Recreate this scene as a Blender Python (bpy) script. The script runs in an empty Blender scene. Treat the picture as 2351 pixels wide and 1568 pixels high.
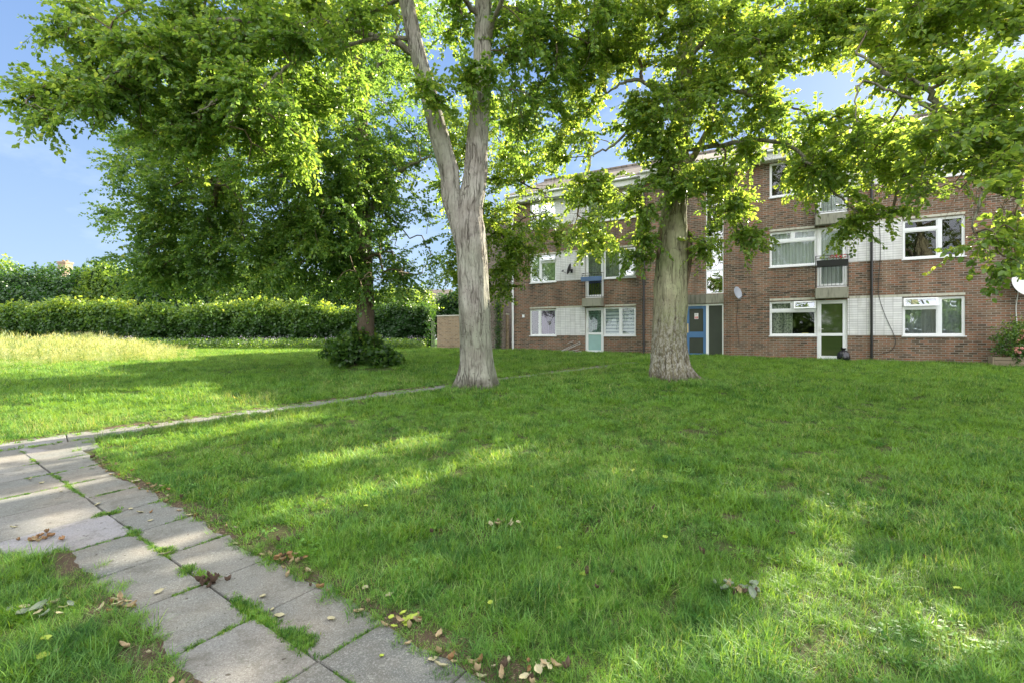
import bpy, bmesh, math, random
import numpy as np
from mathutils import Vector, Matrix
R = random.Random(7)
rng = np.random.default_rng(11)
PI = math.pi
sc = bpy.context.scene
COL = sc.collection

# ------------------------------------------------------------------ survey helpers
# (the place was surveyed from the photograph: camera 1.5 m above the near lawn,
#  bearings in pixels of a 2351 px wide print, distances in metres)
F, CX, HY, CH = 1120.0, 1175.5, 771.0, 1.5
GY = np.array([-900, 0, 3, 6, 10, 15, 20, 24, 30, 60, 900.])
GZ = np.array([0, 0, .05, .17, .36, .56, .68, .76, .82, .9, .9])
def g(y): return float(np.interp(y, GY, GZ))
def W(px, py, Z): return np.array([(px - CX) / F * Z, Z, CH - (py - HY) / F * Z])
def G(px, py):
    lo, hi = .5, 60
    for _ in range(50):
        m = (lo + hi) / 2
        if HY + F * (CH - g(m)) / m > py: lo = m
        else: hi = m
    return ((px - CX) / F * m, m)

def snoise(x, y, s=1.0, seed=0.0):
    x = np.asarray(x) * s + seed * 13.7; y = np.asarray(y) * s + seed * 7.3
    return (np.sin(x * 1.0 + 1.3 * np.sin(y * .9 + 1)) + np.sin(y * 1.3 + 1.7 * np.sin(x * .7 + 2)) +
            .6 * np.sin(x * 2.3 - y * 1.9 + 1.1 * np.sin(x * 1.5)) + .5 * np.sin(x * 3.1 + y * 3.7 + np.sin(y * 2.9))) / 3.1

# ------------------------------------------------------------------ object helpers
def tag(o, label=None, cat=None, group=None, kind=None):
    if label: o['label'] = label
    if cat: o['category'] = cat
    if group: o['group'] = group
    if kind: o['kind'] = kind
    return o
def empty(name, loc=(0, 0, 0), rz=0, **k):
    o = bpy.data.objects.new(name, None); COL.objects.link(o)
    o.location = loc; o.rotation_euler = (0, 0, rz); o.empty_display_size = .2
    return tag(o, **k)
def link(name, me, mat, parent=None, smooth=False):
    o = bpy.data.objects.new(name, me); COL.objects.link(o)
    if mat is not None:
        for m in (mat if isinstance(mat, (list, tuple)) else [mat]): me.materials.append(m)
    if parent is not None: o.parent = parent
    if smooth:
        me.polygons.foreach_set('use_smooth', [True] * len(me.polygons))
    return o

class MB:
    """collects geometry for one mesh"""
    def __init__(s): s.v = []; s.f = []; s.n = 0
    def add(s, verts, faces):
        b = s.n; s.v.extend([tuple(float(c) for c in p) for p in verts]); s.n = len(s.v)
        s.f.extend([tuple(b + i for i in f) for f in faces]); return s
    def box(s, x0, x1, y0, y1, z0, z1):
        return s.add([(x0, y0, z0), (x1, y0, z0), (x1, y1, z0), (x0, y1, z0), (x0, y0, z1), (x1, y0, z1), (x1, y1, z1), (x0, y1, z1)],
                     [(0, 3, 2, 1), (4, 5, 6, 7), (0, 1, 5, 4), (1, 2, 6, 5), (2, 3, 7, 6), (3, 0, 4, 7)])
    def tube(s, pts, rad, n=6, cap=True, rfun=None):
        P = [np.array(p, float) for p in pts]; k = len(P)
        if not hasattr(rad, '__len__'): rad = [rad] * k
        up = None; verts = []
        for i in range(k):
            t = P[min(i + 1, k - 1)] - P[max(i - 1, 0)]; t = t / (np.linalg.norm(t) + 1e-9)
            if up is None:
                a = np.array([1., 0, 0]) if abs(t[0]) < .8 else np.array([0, 1., 0])
            else: a = up
            u = a - t * np.dot(a, t); u /= (np.linalg.norm(u) + 1e-9); w = np.cross(t, u); up = u
            for j in range(n):
                an = 2 * PI * j / n
                r = rad[i] * (rfun(P[i], an) if rfun else 1)
                verts.append(P[i] + (u * math.cos(an) + w * math.sin(an)) * r)
        faces = []
        for i in range(k - 1):
            for j in range(n):
                a, b = i * n + j, i * n + (j + 1) % n
                faces.append((a, b, b + n, a + n))
        if cap: faces += [tuple(range(n))[::-1], tuple((k - 1) * n + j for j in range(n))]
        return s.add(verts, faces)
    def build(s, name, mat, parent=None, smooth=False, bevel=0):
        me = bpy.data.meshes.new(name); me.from_pydata(s.v, [], s.f); me.update()
        o = link(name, me, mat, parent, smooth)
        if bevel:
            m = o.modifiers.new('bevel', 'BEVEL'); m.width = bevel; m.segments = 2; m.limit_method = 'ANGLE'
        return o

def np_mesh(name, verts, faces, fattr=None):
    """fast mesh: verts (N,3), faces (M,k) all of the same size, optional float face attribute"""
    me = bpy.data.meshes.new(name)
    faces = np.asarray(faces, np.int32); M, k = faces.shape
    me.vertices.add(len(verts)); me.vertices.foreach_set('co', np.asarray(verts, np.float32).ravel())
    me.loops.add(M * k); me.loops.foreach_set('vertex_index', faces.ravel())
    me.polygons.add(M); me.polygons.foreach_set('loop_start', np.arange(0, M * k, k, dtype=np.int32))
    me.polygons.foreach_set('loop_total', np.full(M, k, np.int32))
    if fattr is not None:
        a = me.attributes.new('rnd', 'FLOAT', 'FACE'); a.data.foreach_set('value', np.asarray(fattr, np.float32))
    me.update(calc_edges=True); return me

# ------------------------------------------------------------------ materials
class NT:
    def __init__(s, name):
        s.m = bpy.data.materials.new(name); s.m.use_nodes = True; s.t = s.m.node_tree; s.t.nodes.clear()
        s.out = s.n('ShaderNodeOutputMaterial')
    def n(s, ty, **k):
        x = s.t.nodes.new(ty)
        for a, b in k.items():
            if a.startswith('_'): setattr(x, a[1:], b)
        for a, b in k.items():
            if not a.startswith('_'): s.set(x, a, b)
        return x
    def set(s, x, a, b):
        key = int(a[1:]) if a[0] == 'i' and a[1:].isdigit() else a.replace('_', ' ')
        sock = x.inputs[key]
        if isinstance(b, bpy.types.NodeSocket): s.t.links.new(b, sock)
        elif isinstance(b, bpy.types.Node): s.t.links.new(b.outputs[0], sock)
        else:
            if hasattr(sock.default_value, '__len__') and len(sock.default_value) == 4 and len(b) == 3: b = (*b, 1)
            sock.default_value = b
    def ramp(s, fac, stops, interp='LINEAR'):
        x = s.n('ShaderNodeValToRGB'); r = x.color_ramp; r.interpolation = interp
        while len(r.elements) < len(stops): r.elements.new(.5)
        for e, (p, c) in zip(r.elements, stops): e.position = p; e.color = (*c, 1) if len(c) == 3 else c
        s.t.links.new(fac if isinstance(fac, bpy.types.NodeSocket) else fac.outputs[0], x.inputs[0]); return x.outputs[0]
    def mix(s, fac, a, b, mode='MIX'):
        x = s.t.nodes.new('ShaderNodeMix'); x.data_type = 'RGBA'; x.blend_type = mode
        for i, v in ((0, fac), (6, a), (7, b)):
            if isinstance(v, bpy.types.NodeSocket): s.t.links.new(v, x.inputs[i])
            elif isinstance(v, bpy.types.Node): s.t.links.new(v.outputs[0], x.inputs[i])
            else: x.inputs[i].default_value = v if i == 0 else (*v, 1)
        return x.outputs[2]
    def math(s, op, a, b=0.0, clamp=False):
        x = s.t.nodes.new('ShaderNodeMath'); x.operation = op; x.use_clamp = clamp
        for i, v in ((0, a), (1, b)):
            if isinstance(v, bpy.types.NodeSocket): s.t.links.new(v, x.inputs[i])
            elif isinstance(v, bpy.types.Node): s.t.links.new(v.outputs[0], x.inputs[i])
            else: x.inputs[i].default_value = v
        return x.outputs[0]
    def noise(s, vec, scale, detail=4, rough=.55, out=0, dist=0):
        x = s.n('ShaderNodeTexNoise', Scale=scale, Detail=detail, Roughness=rough, Distortion=dist)
        if vec is not None: s.t.links.new(vec, x.inputs['Vector'])
        return x.outputs[out]
    def obj(s): return s.n('ShaderNodeTexCoord').outputs['Object']
    def pos(s): return s.n('ShaderNodeNewGeometry').outputs['Position']
    def scaled(s, vec, sx, sy, sz):
        x = s.n('ShaderNodeMapping'); x.inputs['Scale'].default_value = (sx, sy, sz); s.t.links.new(vec, x.inputs[0]); return x.outputs[0]
    def bump(s, h, strength=.3, dist=.02):
        return s.n('ShaderNodeBump', Height=h, Strength=strength, Distance=dist).outputs[0]
    def principled(s, col, rough=.6, spec=.5, normal=None, **k):
        x = s.n('ShaderNodeBsdfPrincipled', Base_Color=col, Roughness=rough)
        x.inputs['Specular IOR Level'].default_value = spec
        if normal is not None: s.t.links.new(normal, x.inputs['Normal'])
        for a, b in k.items(): s.set(x, a, b)
        s.t.links.new(x.outputs[0], s.out.inputs[0]); return x
    def finish(s, sh): s.t.links.new(sh.outputs[0] if isinstance(sh, bpy.types.Node) else sh, s.out.inputs[0]); return s.m

def leaf_mat(name, dark, mid, light, trans, tfac=.45, rough=.38):
    t = NT(name)
    a = t.n('ShaderNodeAttribute'); a.attribute_name = 'rnd'; r = a.outputs['Fac']
    c = t.ramp(r, [(0, dark), (.5, mid), (.93, light), (1, (light[0] * 1.5, light[1] * 1.15, light[2]))])
    tc = t.mix(1.0, c, (trans[0], trans[1], trans[2]), 'MULTIPLY')
    big = t.noise(t.pos(), .8, 2)
    c2 = t.mix(t.math('MULTIPLY', big, .35), c, (mid[0] * .5, mid[1] * .7, mid[2] * .9))
    p = t.n('ShaderNodeBsdfPrincipled', Base_Color=c2, Roughness=rough); p.inputs['Specular IOR Level'].default_value = .6
    tr = t.n('ShaderNodeBsdfTranslucent', Color=tc)
    mx = t.n('ShaderNodeMixShader', i0=tfac, i1=p, i2=tr)
    return t.finish(mx)

def simple(name, col, rough=.5, spec=.5, var=.12, scale=6, metallic=0, bump=0):
    t = NT(name); nz = t.noise(t.obj(), scale, 5)
    c = t.mix(t.math('MULTIPLY', nz, 1.0), tuple(x * (1 - var) for x in col), tuple(min(1, x * (1 + var)) for x in col))
    nr = t.bump(t.noise(t.obj(), scale * 6, 4), bump, .01) if bump else None
    t.principled(c, rough, spec, nr, Metallic=metallic); return t.m

def brick_mat(name, ramp, mortar=(.42, .38, .32), bw=.225, bh=.075, grime=.5, warm=1.0):
    t = NT(name); o = t.obj(); s = t.n('ShaderNodeSeparateXYZ', Vector=o)
    u = t.math('ADD', s.outputs[0], s.outputs[1])
    v = t.n('ShaderNodeCombineXYZ', X=u, Y=s.outputs[2], Z=0.0).outputs[0]
    wob = t.n('ShaderNodeVectorMath', _operation='SCALE'); t.t.links.new(t.noise(v, 3, 2, out=1), wob.inputs[0]); wob.inputs['Scale'].default_value = .006
    vv = t.n('ShaderNodeVectorMath', _operation='ADD'); t.t.links.new(v, vv.inputs[0]); t.t.links.new(wob.outputs[0], vv.inputs[1])
    b = t.n('ShaderNodeTexBrick', Vector=vv, Scale=1.0, Color1=(0, 0, 0), Color2=(1, 1, 1), Mortar=(0, 0, 0))
    b.inputs['Mortar Size'].default_value = .011; b.inputs['Mortar Smooth'].default_value = .25; b.inputs['Bias'].default_value = 0
    b.inputs['Brick Width'].default_value = bw; b.inputs['Row Height'].default_value = bh; b.offset = .5
    # regional drift of the brick batch shifts which colours show
    drift = t.noise(v, .55, 3)
    key = t.math('ADD', t.math('MULTIPLY', b.outputs[0], .75), t.math('MULTIPLY', t.math('SUBTRACT', drift, .5), .9), True)
    key = t.math('ADD', key, .1, True)
    c = t.ramp(key, ramp)
    c = t.mix(t.math('MULTIPLY', t.noise(v, 45, 4), .55), c, tuple(x * .35 for x in ramp[1][1]), 'MIX')
    m = t.mix(t.noise(v, 9, 3), tuple(x * .65 for x in mortar), mortar)
    c = t.mix(b.outputs[1], c, m)
    st = t.noise(t.scaled(v, 1.1, .25, 1), 1.6, 5, .65)
    gr = t.ramp(st, [(.35, (1, 1, 1)), (.75, (1 - grime * .6,) * 3)])
    c = t.mix(1.0, c, gr, 'MULTIPLY')
    pale = t.ramp(t.noise(v, 30, 5, .8), [(.68, (0, 0, 0)), (.74, (1, 1, 1))])
    c = t.mix(t.math('MULTIPLY', pale, .35), c, (.5, .45, .38))
    h = t.math('SUBTRACT', t.math('MULTIPLY', t.noise(v, 60, 3), .4), b.outputs[1])
    t.principled(c, .9, .2, t.bump(h, .5, .012)); return t.m

def bark_mat(name, base, light, dark, green, gfac=.3, crack=1.0, flake=.0, stretch=.16):
    t = NT(name); p = t.pos(); v = t.scaled(p, 1, 1, stretch)
    w = t.n('ShaderNodeVectorMath', _operation='ADD'); t.t.links.new(v, w.inputs[0])
    sc_ = t.n('ShaderNodeVectorMath', _operation='SCALE'); t.t.links.new(t.noise(p, 2.5, 3, out=1), sc_.inputs[0]); sc_.inputs['Scale'].default_value = .12
    t.t.links.new(sc_.outputs[0], w.inputs[1]); v = w.outputs[0]
    n1 = t.noise(v, 9, 6, .6); n2 = t.noise(p, 2.2, 4, .6); n3 = t.noise(v, 30, 4, .7)
    c = t.mix(t.ramp(n2, [(.35, (0, 0, 0)), (.65, (1, 1, 1))]), base, light)
    c = t.mix(t.math('MULTIPLY', t.ramp(t.noise(p, 1.1, 3), [(.4, (0, 0, 0)), (.65, (1, 1, 1))]), gfac), c, green)
    vo = t.n('ShaderNodeTexVoronoi', _feature='DISTANCE_TO_EDGE', Vector=t.scaled(v, 1, 1, .55), Scale=19.0)
    cr = t.ramp(vo.outputs[0], [(0, (1, 1, 1)), (.16, (0, 0, 0))])
    crm = t.math('MULTIPLY', cr, t.ramp(n1, [(.46, (0, 0, 0)), (.62, (1, 1, 1))]))
    c = t.mix(t.math('MULTIPLY', crm, crack, True), c, dark)
    c = t.mix(t.math('MULTIPLY', t.ramp(n3, [(.5, (0, 0, 0)), (.72, (1, 1, 1))]), .55), c, dark)
    z = t.n('ShaderNodeSeparateXYZ', Vector=p).outputs[2]
    pit = t.ramp(t.noise(p, 26, 2), [(.66, (0, 0, 0)), (.70, (1, 1, 1))]); band = t.ramp(t.math('MULTIPLY', z, .2), [(.2, (0, 0, 0)), (.3, (1, 1, 1)), (.48, (1, 1, 1)), (.6, (0, 0, 0))])
    c = t.mix(t.math('MULTIPLY', t.math('MULTIPLY', pit, band), .9), c, dark)
    st = t.ramp(t.noise(t.scaled(p, 1, 1, .12), 7, 5, .7), [(.42, (0, 0, 0)), (.62, (1, 1, 1))])
    c = t.mix(t.math('MULTIPLY', st, .35), c, tuple(x * .55 for x in base))
    kn = t.ramp(t.noise(t.scaled(p, 1, 1, 2.2), 3.3, 2), [(.67, (0, 0, 0)), (.70, (1, 1, 1)), (.74, (0, 0, 0))])
    c = t.mix(t.math('MULTIPLY', kn, .5), c, dark)
    if flake:
        fl = t.ramp(t.noise(t.scaled(p, 1, 1, .5), 22, 5, .75), [(.50, (0, 0, 0)), (.53, (1, 1, 1))])
        low = t.ramp(t.math('MULTIPLY', z, .25), [(.3, (1, 1, 1)), (.62, (0, 0, 0))])
        c = t.mix(t.math('MULTIPLY', low, .6), c, tuple(x * 2.2 for x in dark))
        c = t.mix(t.math('MULTIPLY', t.math('MULTIPLY', fl, low), flake, True), c, (.40, .38, .33))
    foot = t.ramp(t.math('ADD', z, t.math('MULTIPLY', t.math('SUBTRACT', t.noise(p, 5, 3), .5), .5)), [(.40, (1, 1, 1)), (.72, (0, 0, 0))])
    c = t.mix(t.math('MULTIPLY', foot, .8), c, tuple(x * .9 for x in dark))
    h = t.math('ADD', t.math('MULTIPLY', n1, .6), t.math('MULTIPLY', n3, .25)); h = t.math('SUBTRACT', h, t.math('MULTIPLY', crm, .6))
    t.principled(c, .9, .15, t.bump(h, 1.0, .045)); return t.m

M = {}
M['leafA'] = leaf_mat('leaf_near', (.06, .13, .026), (.13, .245, .045), (.23, .35, .07), (2.6, 2.1, 1.3), .52)
M['leafB'] = leaf_mat('leaf_right', (.065, .135, .026), (.145, .25, .045), (.25, .36, .07), (2.6, 2.1, 1.3), .54)
M['leafC'] = leaf_mat('leaf_dark', (.055, .13, .034), (.115, .22, .05), (.2, .32, .07), (2.4, 2.0, 1.2), .52)
M['leafD'] = leaf_mat('leaf_bright', (.06, .13, .022), (.14, .24, .04), (.25, .36, .07), (2.6, 2.1, 1.2), .55)
M['hedge'] = leaf_mat('leaf_hedge', (.03, .08, .016), (.085, .18, .03), (.26, .38, .06), (2.3, 1.9, 1.), .45)
M['hedge2'] = leaf_mat('leaf_hedge_dark', (.025, .075, .015), (.035, .095, .02), (.11, .2, .035), (2.2, 2.0, .9), .35)
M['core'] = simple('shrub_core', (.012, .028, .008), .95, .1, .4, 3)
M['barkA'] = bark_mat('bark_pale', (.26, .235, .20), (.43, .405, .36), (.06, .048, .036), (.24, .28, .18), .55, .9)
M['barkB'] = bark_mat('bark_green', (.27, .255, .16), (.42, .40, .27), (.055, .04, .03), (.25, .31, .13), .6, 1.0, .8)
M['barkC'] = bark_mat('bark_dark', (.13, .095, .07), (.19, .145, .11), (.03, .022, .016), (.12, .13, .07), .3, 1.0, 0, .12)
M['barkR'] = bark_mat('bark_raw', (.17, .12, .08), (.25, .19, .13), (.03, .018, .012), (.12, .1, .05), .2, 1.0, 0, .2)
M['limb'] = bark_mat('limb_bark', (.20, .185, .14), (.30, .28, .22), (.05, .04, .03), (.18, .2, .11), .5, .5)
M['twig'] = simple('twig_bark', (.16, .13, .09), .9, .1, .3, 8)
M['brick'] = brick_mat('red_brick', [(0, (.06, .046, .034)), (.2, (.19, .13, .088)), (.45, (.31, .185, .118)), (.68, (.42, .19, .112)), (.85, (.33, .22, .145)), (1, (.24, .19, .15))], grime=.85)
M['brick_warm'] = brick_mat('warm_brick', [(0, (.22, .15, .09)), (.3, (.40, .28, .16)), (.6, (.48, .34, .20)), (1, (.36, .24, .15))], (.45, .4, .33))
M['brick_grey'] = brick_mat('grey_brick', [(0, (.11, .085, .07)), (.3, (.2, .15, .12)), (.6, (.27, .2, .16)), (1, (.33, .26, .21))], (.36, .33, .29))

def upvc():
    t = NT('white_upvc'); n = t.noise(t.obj(), 2.5, 4)
    t.principled(t.mix(n, (.80, .82, .84), (.9, .9, .9)), .35, .5); return t.m
M['white'] = upvc()
def tile_mat():
    t = NT('wall_tiles'); s = t.n('ShaderNodeSeparateXYZ', Vector=t.obj())
    v = t.n('ShaderNodeCombineXYZ', X=s.outputs[0], Y=s.outputs[2], Z=0.0).outputs[0]
    b = t.n('ShaderNodeTexBrick', Vector=v, Scale=1.0, Color1=(.72, .71, .72), Color2=(.84, .83, .83), Mortar=(.36, .35, .35)); b.offset = 0
    b.inputs['Mortar Size'].default_value = .005; b.inputs['Mortar Smooth'].default_value = .1
    b.inputs['Brick Width'].default_value = .25; b.inputs['Row Height'].default_value = .0833
    st = t.ramp(t.noise(t.scaled(v, 3, .5, 1), 2, 4), [(.4, (1, 1, 1)), (.8, (.78, .77, .75))])
    t.principled(t.mix(1.0, b.outputs[0], st, 'MULTIPLY'), .3, .5, t.bump(b.outputs[1], -.3, .004)); return t.m
M['tile'] = tile_mat()
def roof_mat():
    t = NT('roof_tiles'); s = t.n('ShaderNodeSeparateXYZ', Vector=t.obj())
    v = t.n('ShaderNodeCombineXYZ', X=s.outputs[0], Y=s.outputs[1], Z=0.0).outputs[0]
    b = t.n('ShaderNodeTexBrick', Vector=v, Scale=1.0, Color1=(.13, .10, .085), Color2=(.22, .175, .15), Mortar=(.035, .03, .027)); b.offset = .5
    b.inputs['Mortar Size'].default_value = .02; b.inputs['Brick Width'].default_value = .3; b.inputs['Row Height'].default_value = .3
    t.principled(t.mix(t.math('MULTIPLY', t.noise(v, 3, 4), .5), b.outputs[0], (.16, .16, .12)), .9, .2, t.bump(b.outputs[1], -.8, .03)); return t.m
M['roof'] = roof_mat()
M['house_roof'] = simple('house_roof_tile', (.28, .16, .11), .9, .2, .3, 8)
def concrete_mat(name, a, b, stain):
    t = NT(name); o = t.obj()
    c = t.mix(t.noise(o, 2.2, 6, .65), a, b)
    c = t.mix(t.math('MULTIPLY', t.ramp(t.noise(t.scaled(o, 4, 4, .6), 3, 5), [(.5, (0, 0, 0)), (.7, (1, 1, 1))]), stain), c, (.08, .08, .06))
    t.principled(c, .9, .2, t.bump(t.noise(o, 40, 4), .4, .01)); return t.m
M['concrete'] = concrete_mat('concrete', (.24, .235, .18), (.38, .37, .30), .6)
M['lintel'] = concrete_mat('lintel', (.48, .46, .38), (.62, .6, .5), .5)
M['black'] = simple('black_metal', (.02, .02, .022), .45, .5)
M['blackpipe'] = simple('black_pipe', (.022, .021, .022), .35, .5)
M['blue'] = simple('blue_paint', (.06, .16, .33), .45, .5, .12, 3)
M['bluebox'] = simple('blue_plastic', (.14, .22, .42), .5, .5, .15, 6)
M['brass'] = simple('brass', (.55, .42, .2), .35, .5, .1, 5, .8)
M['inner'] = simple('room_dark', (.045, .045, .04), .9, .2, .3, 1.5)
M['grey_dish'] = simple('grey_dish', (.36, .39, .44), .45, .5, .05)
M['white_dish'] = simple('white_dish', (.72, .72, .70), .45, .5, .08)
M['cable_w'] = simple('white_cable', (.6, .6, .58), .5)
M['wood'] = simple('weathered_wood', (.34, .27, .2), .85, .2, .3, 5, 0, .5)
M['bag'] = simple('bin_bag', (.012, .012, .014), .22, .6, .2, 6, 0, .6)
M['red'] = simple('red_petal', (.6, .02, .03), .6, .2)
M['pink'] = simple('pink_petal', (.80, .42, .36), .6, .2, .2, 9)
M['signw'] = simple('sign_white', (.8, .8, .78), .4); M['signr'] = simple('sign_red', (.6, .05, .05), .4); M['signk'] = simple('sign_grey', (.25, .25, .27), .4)
M['yellow'] = simple('yellow_box', (.7, .6, .15), .6)
M['paint'] = simple('white_render', (.74, .74, .72), .8, .2, .06, 1)
M['bark_brush'] = simple('fascia_white', (.72, .72, .70), .5, .4, .12, 2)

def glass(name, tint=(.8, .85, .83), refl=.05, rough=.015):
    t = NT(name)
    lw = t.n('ShaderNodeLayerWeight', Blend=.35)
    f = t.math('ADD', t.math('MULTIPLY', lw.outputs[1], .8), refl, True)
    nr = t.bump(t.noise(t.obj(), 1.6, 1), .12, .05)
    gl = t.n('ShaderNodeBsdfGlossy', Color=(.95, .97, 1), Roughness=rough); t.t.links.new(nr, gl.inputs['Normal'])
    tr = t.n('ShaderNodeBsdfTransparent', Color=tint)
    return t.finish(t.n('ShaderNodeMixShader', i0=f, i1=tr, i2=gl))
M['glass'] = glass('window_glass')
M['glass_bright'] = glass('bright_glass', (.7, .75, .75), .35)
M['frost'] = simple('frosted_glass', (.30, .48, .46), .2, .8, .15, 3)
M['frost_dark'] = simple('dark_door_glass', (.04, .05, .035), .35, .3, .25, 2)
def cloth(name, a, b, sx=14, trans=.35, pattern=0):
    t = NT(name); v = t.scaled(t.obj(), sx, 1, .6)
    c = t.mix(t.ramp(t.noise(v, 1.0, 3), [(.35, (0, 0, 0)), (.65, (1, 1, 1))]), a, b)
    if pattern: c = t.mix(t.ramp(t.noise(t.obj(), 16, 3), [(.5, (0, 0, 0)), (.58, (.7, .7, .7))]), c, (.07, .1, .1))
    d = t.n('ShaderNodeBsdfDiffuse', Color=c); tr = t.n('ShaderNodeBsdfTranslucent', Color=c)
    return t.finish(t.n('ShaderNodeMixShader', i0=trans, i1=d, i2=tr))
M['net'] = cloth('net_curtain', (.72, .75, .74), (.95, .96, .95))
M['purple'] = cloth('purple_curtain', (.10, .05, .14), (.32, .17, .42), 9)
M['patterned'] = cloth('patterned_curtain', (.35, .36, .30), (.7, .7, .6), 8, .3, 1)
M['teal'] = cloth('teal_curtain', (.22, .38, .34), (.55, .68, .6), 10, .3, 1)
M['beige'] = cloth('beige_curtain', (.35, .3, .25), (.8, .75, .66), 9)
def blind_mat():
    t = NT('striped_blind'); s = t.n('ShaderNodeSeparateXYZ', Vector=t.obj())
    w = t.math('FRACT', t.math('MULTIPLY', s.outputs[2], 6.5))
    c = t.ramp(w, [(.0, (.75, .78, .8)), (.62, (.75, .78, .8)), (.66, (.3, .36, .42)), (1, (.3, .36, .42))])
    t.principled(c, .8, .2); return t.m
M['blind'] = blind_mat()

# ------------------------------------------------------------------ path layout
P1o = np.array([-.70, 2.07]); P1d = np.array([-.811, .584]); P1n = np.array([.584, .811])
P2o = np.array([-4.43, 7.67]); P2d = np.array([.700, .714]); P2n = np.array([-.714, .700])
def p1(x, y):
    a = np.asarray(x) - P1o[0]; b = np.asarray(y) - P1o[1]
    return a * P1d[0] + b * P1d[1], a * P1n[0] + b * P1n[1]
def p2(x, y):
    a = np.asarray(x) - P2o[0]; b = np.asarray(y) - P2o[1]
    return a * P2d[0] + b * P2d[1], a * P2n[0] + b * P2n[1]
def path_dist(x, y):
    """signed distance to the paved area (negative inside the slabs)"""
    s, t = p1(x, y)
    lim = np.where(s > 2.6, -.85, -.40)
    lim = np.where(s > 2.6, np.where(s < 2.8, -.6, -.95), lim)
    d1 = np.maximum(np.maximum(t - .40, lim - t), np.maximum(s - 6.3, -3.5 - s))
    s2, t2 = p2(x, y)
    d2 = np.maximum(np.abs(t2 - .02) - .23 - .06 * np.clip((-1 - s2) / 2, 0, 1) - .07 * snoise(s2, t2, 1.9, 9), np.maximum(s2 - 12.3, -4.5 - s2))
    d3 = np.maximum(np.abs(t2 + .37) - .55 + .05 * snoise(s2, t2, 2.7, 12), np.maximum(s2 + 1.7, -4.5 - s2))
    return np.minimum(np.minimum(d1, d2), d3)
def gz(x, y):
    x = np.asarray(x, float); y = np.asarray(y, float)
    z = np.interp(y, GY, GZ)
    d = path_dist(x, y)
    damp = np.clip((d) / 1.2, 0, 1) * np.clip((40 - np.abs(y)) / 10, 0, 1)
    z = z + damp * (.022 * snoise(x, y, 1.5) + .010 * snoise(x, y, 5.5, 2))
    return z - .022 * np.clip(1 - d / .05, 0, 1)

# ------------------------------------------------------------------ ground
def ground():
    xs = np.unique(np.concatenate([np.linspace(-700, -60, 20), np.linspace(-60, -14, 60), np.linspace(-14, 14, 300), np.linspace(14, 60, 50), np.linspace(60, 700, 20)]))
    ys = np.unique(np.concatenate([np.linspace(-700, -30, 16), np.linspace(-30, 0, 40), np.linspace(0, 14, 180), np.linspace(14, 40, 120), np.linspace(40, 900, 30)]))
    X, Y = np.meshgrid(xs, ys); Z = gz(X, Y)
    nx, ny = len(xs), len(ys); V = np.stack([X, Y, Z], -1).reshape(-1, 3)
    i = (np.arange(ny - 1)[:, None] * nx + np.arange(nx - 1)[None]).ravel()
    me = np_mesh('ground', V, np.stack([i, i + 1, i + 1 + nx, i + nx], 1))
    t = NT('lawn_soil'); p = t.pos()
    soil = t.mix(t.noise(p, 9, 6, .7), (.05, .035, .022), (.12, .09, .06))
    grn = t.mix(t.noise(p, 5, 4), (.03, .075, .012), (.06, .13, .02))
    y = t.n('ShaderNodeSeparateXYZ', Vector=p).outputs[1]
    far = t.ramp(t.math('MULTIPLY', y, .02), [(.10, (.35, .35, .35)), (.5, (1, 1, 1))])
    c = t.mix(t.math('MULTIPLY', t.ramp(t.noise(p, 3, 4), [(.3, (.5, .5, .5)), (.6, (1, 1, 1))]), far), soil, grn)
    t.principled(c, .95, .1, t.bump(t.noise(p, 40, 5), .6, .02))
    o = link('ground', me, t.m, smooth=True); tag(o, kind='structure')
ground()

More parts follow.
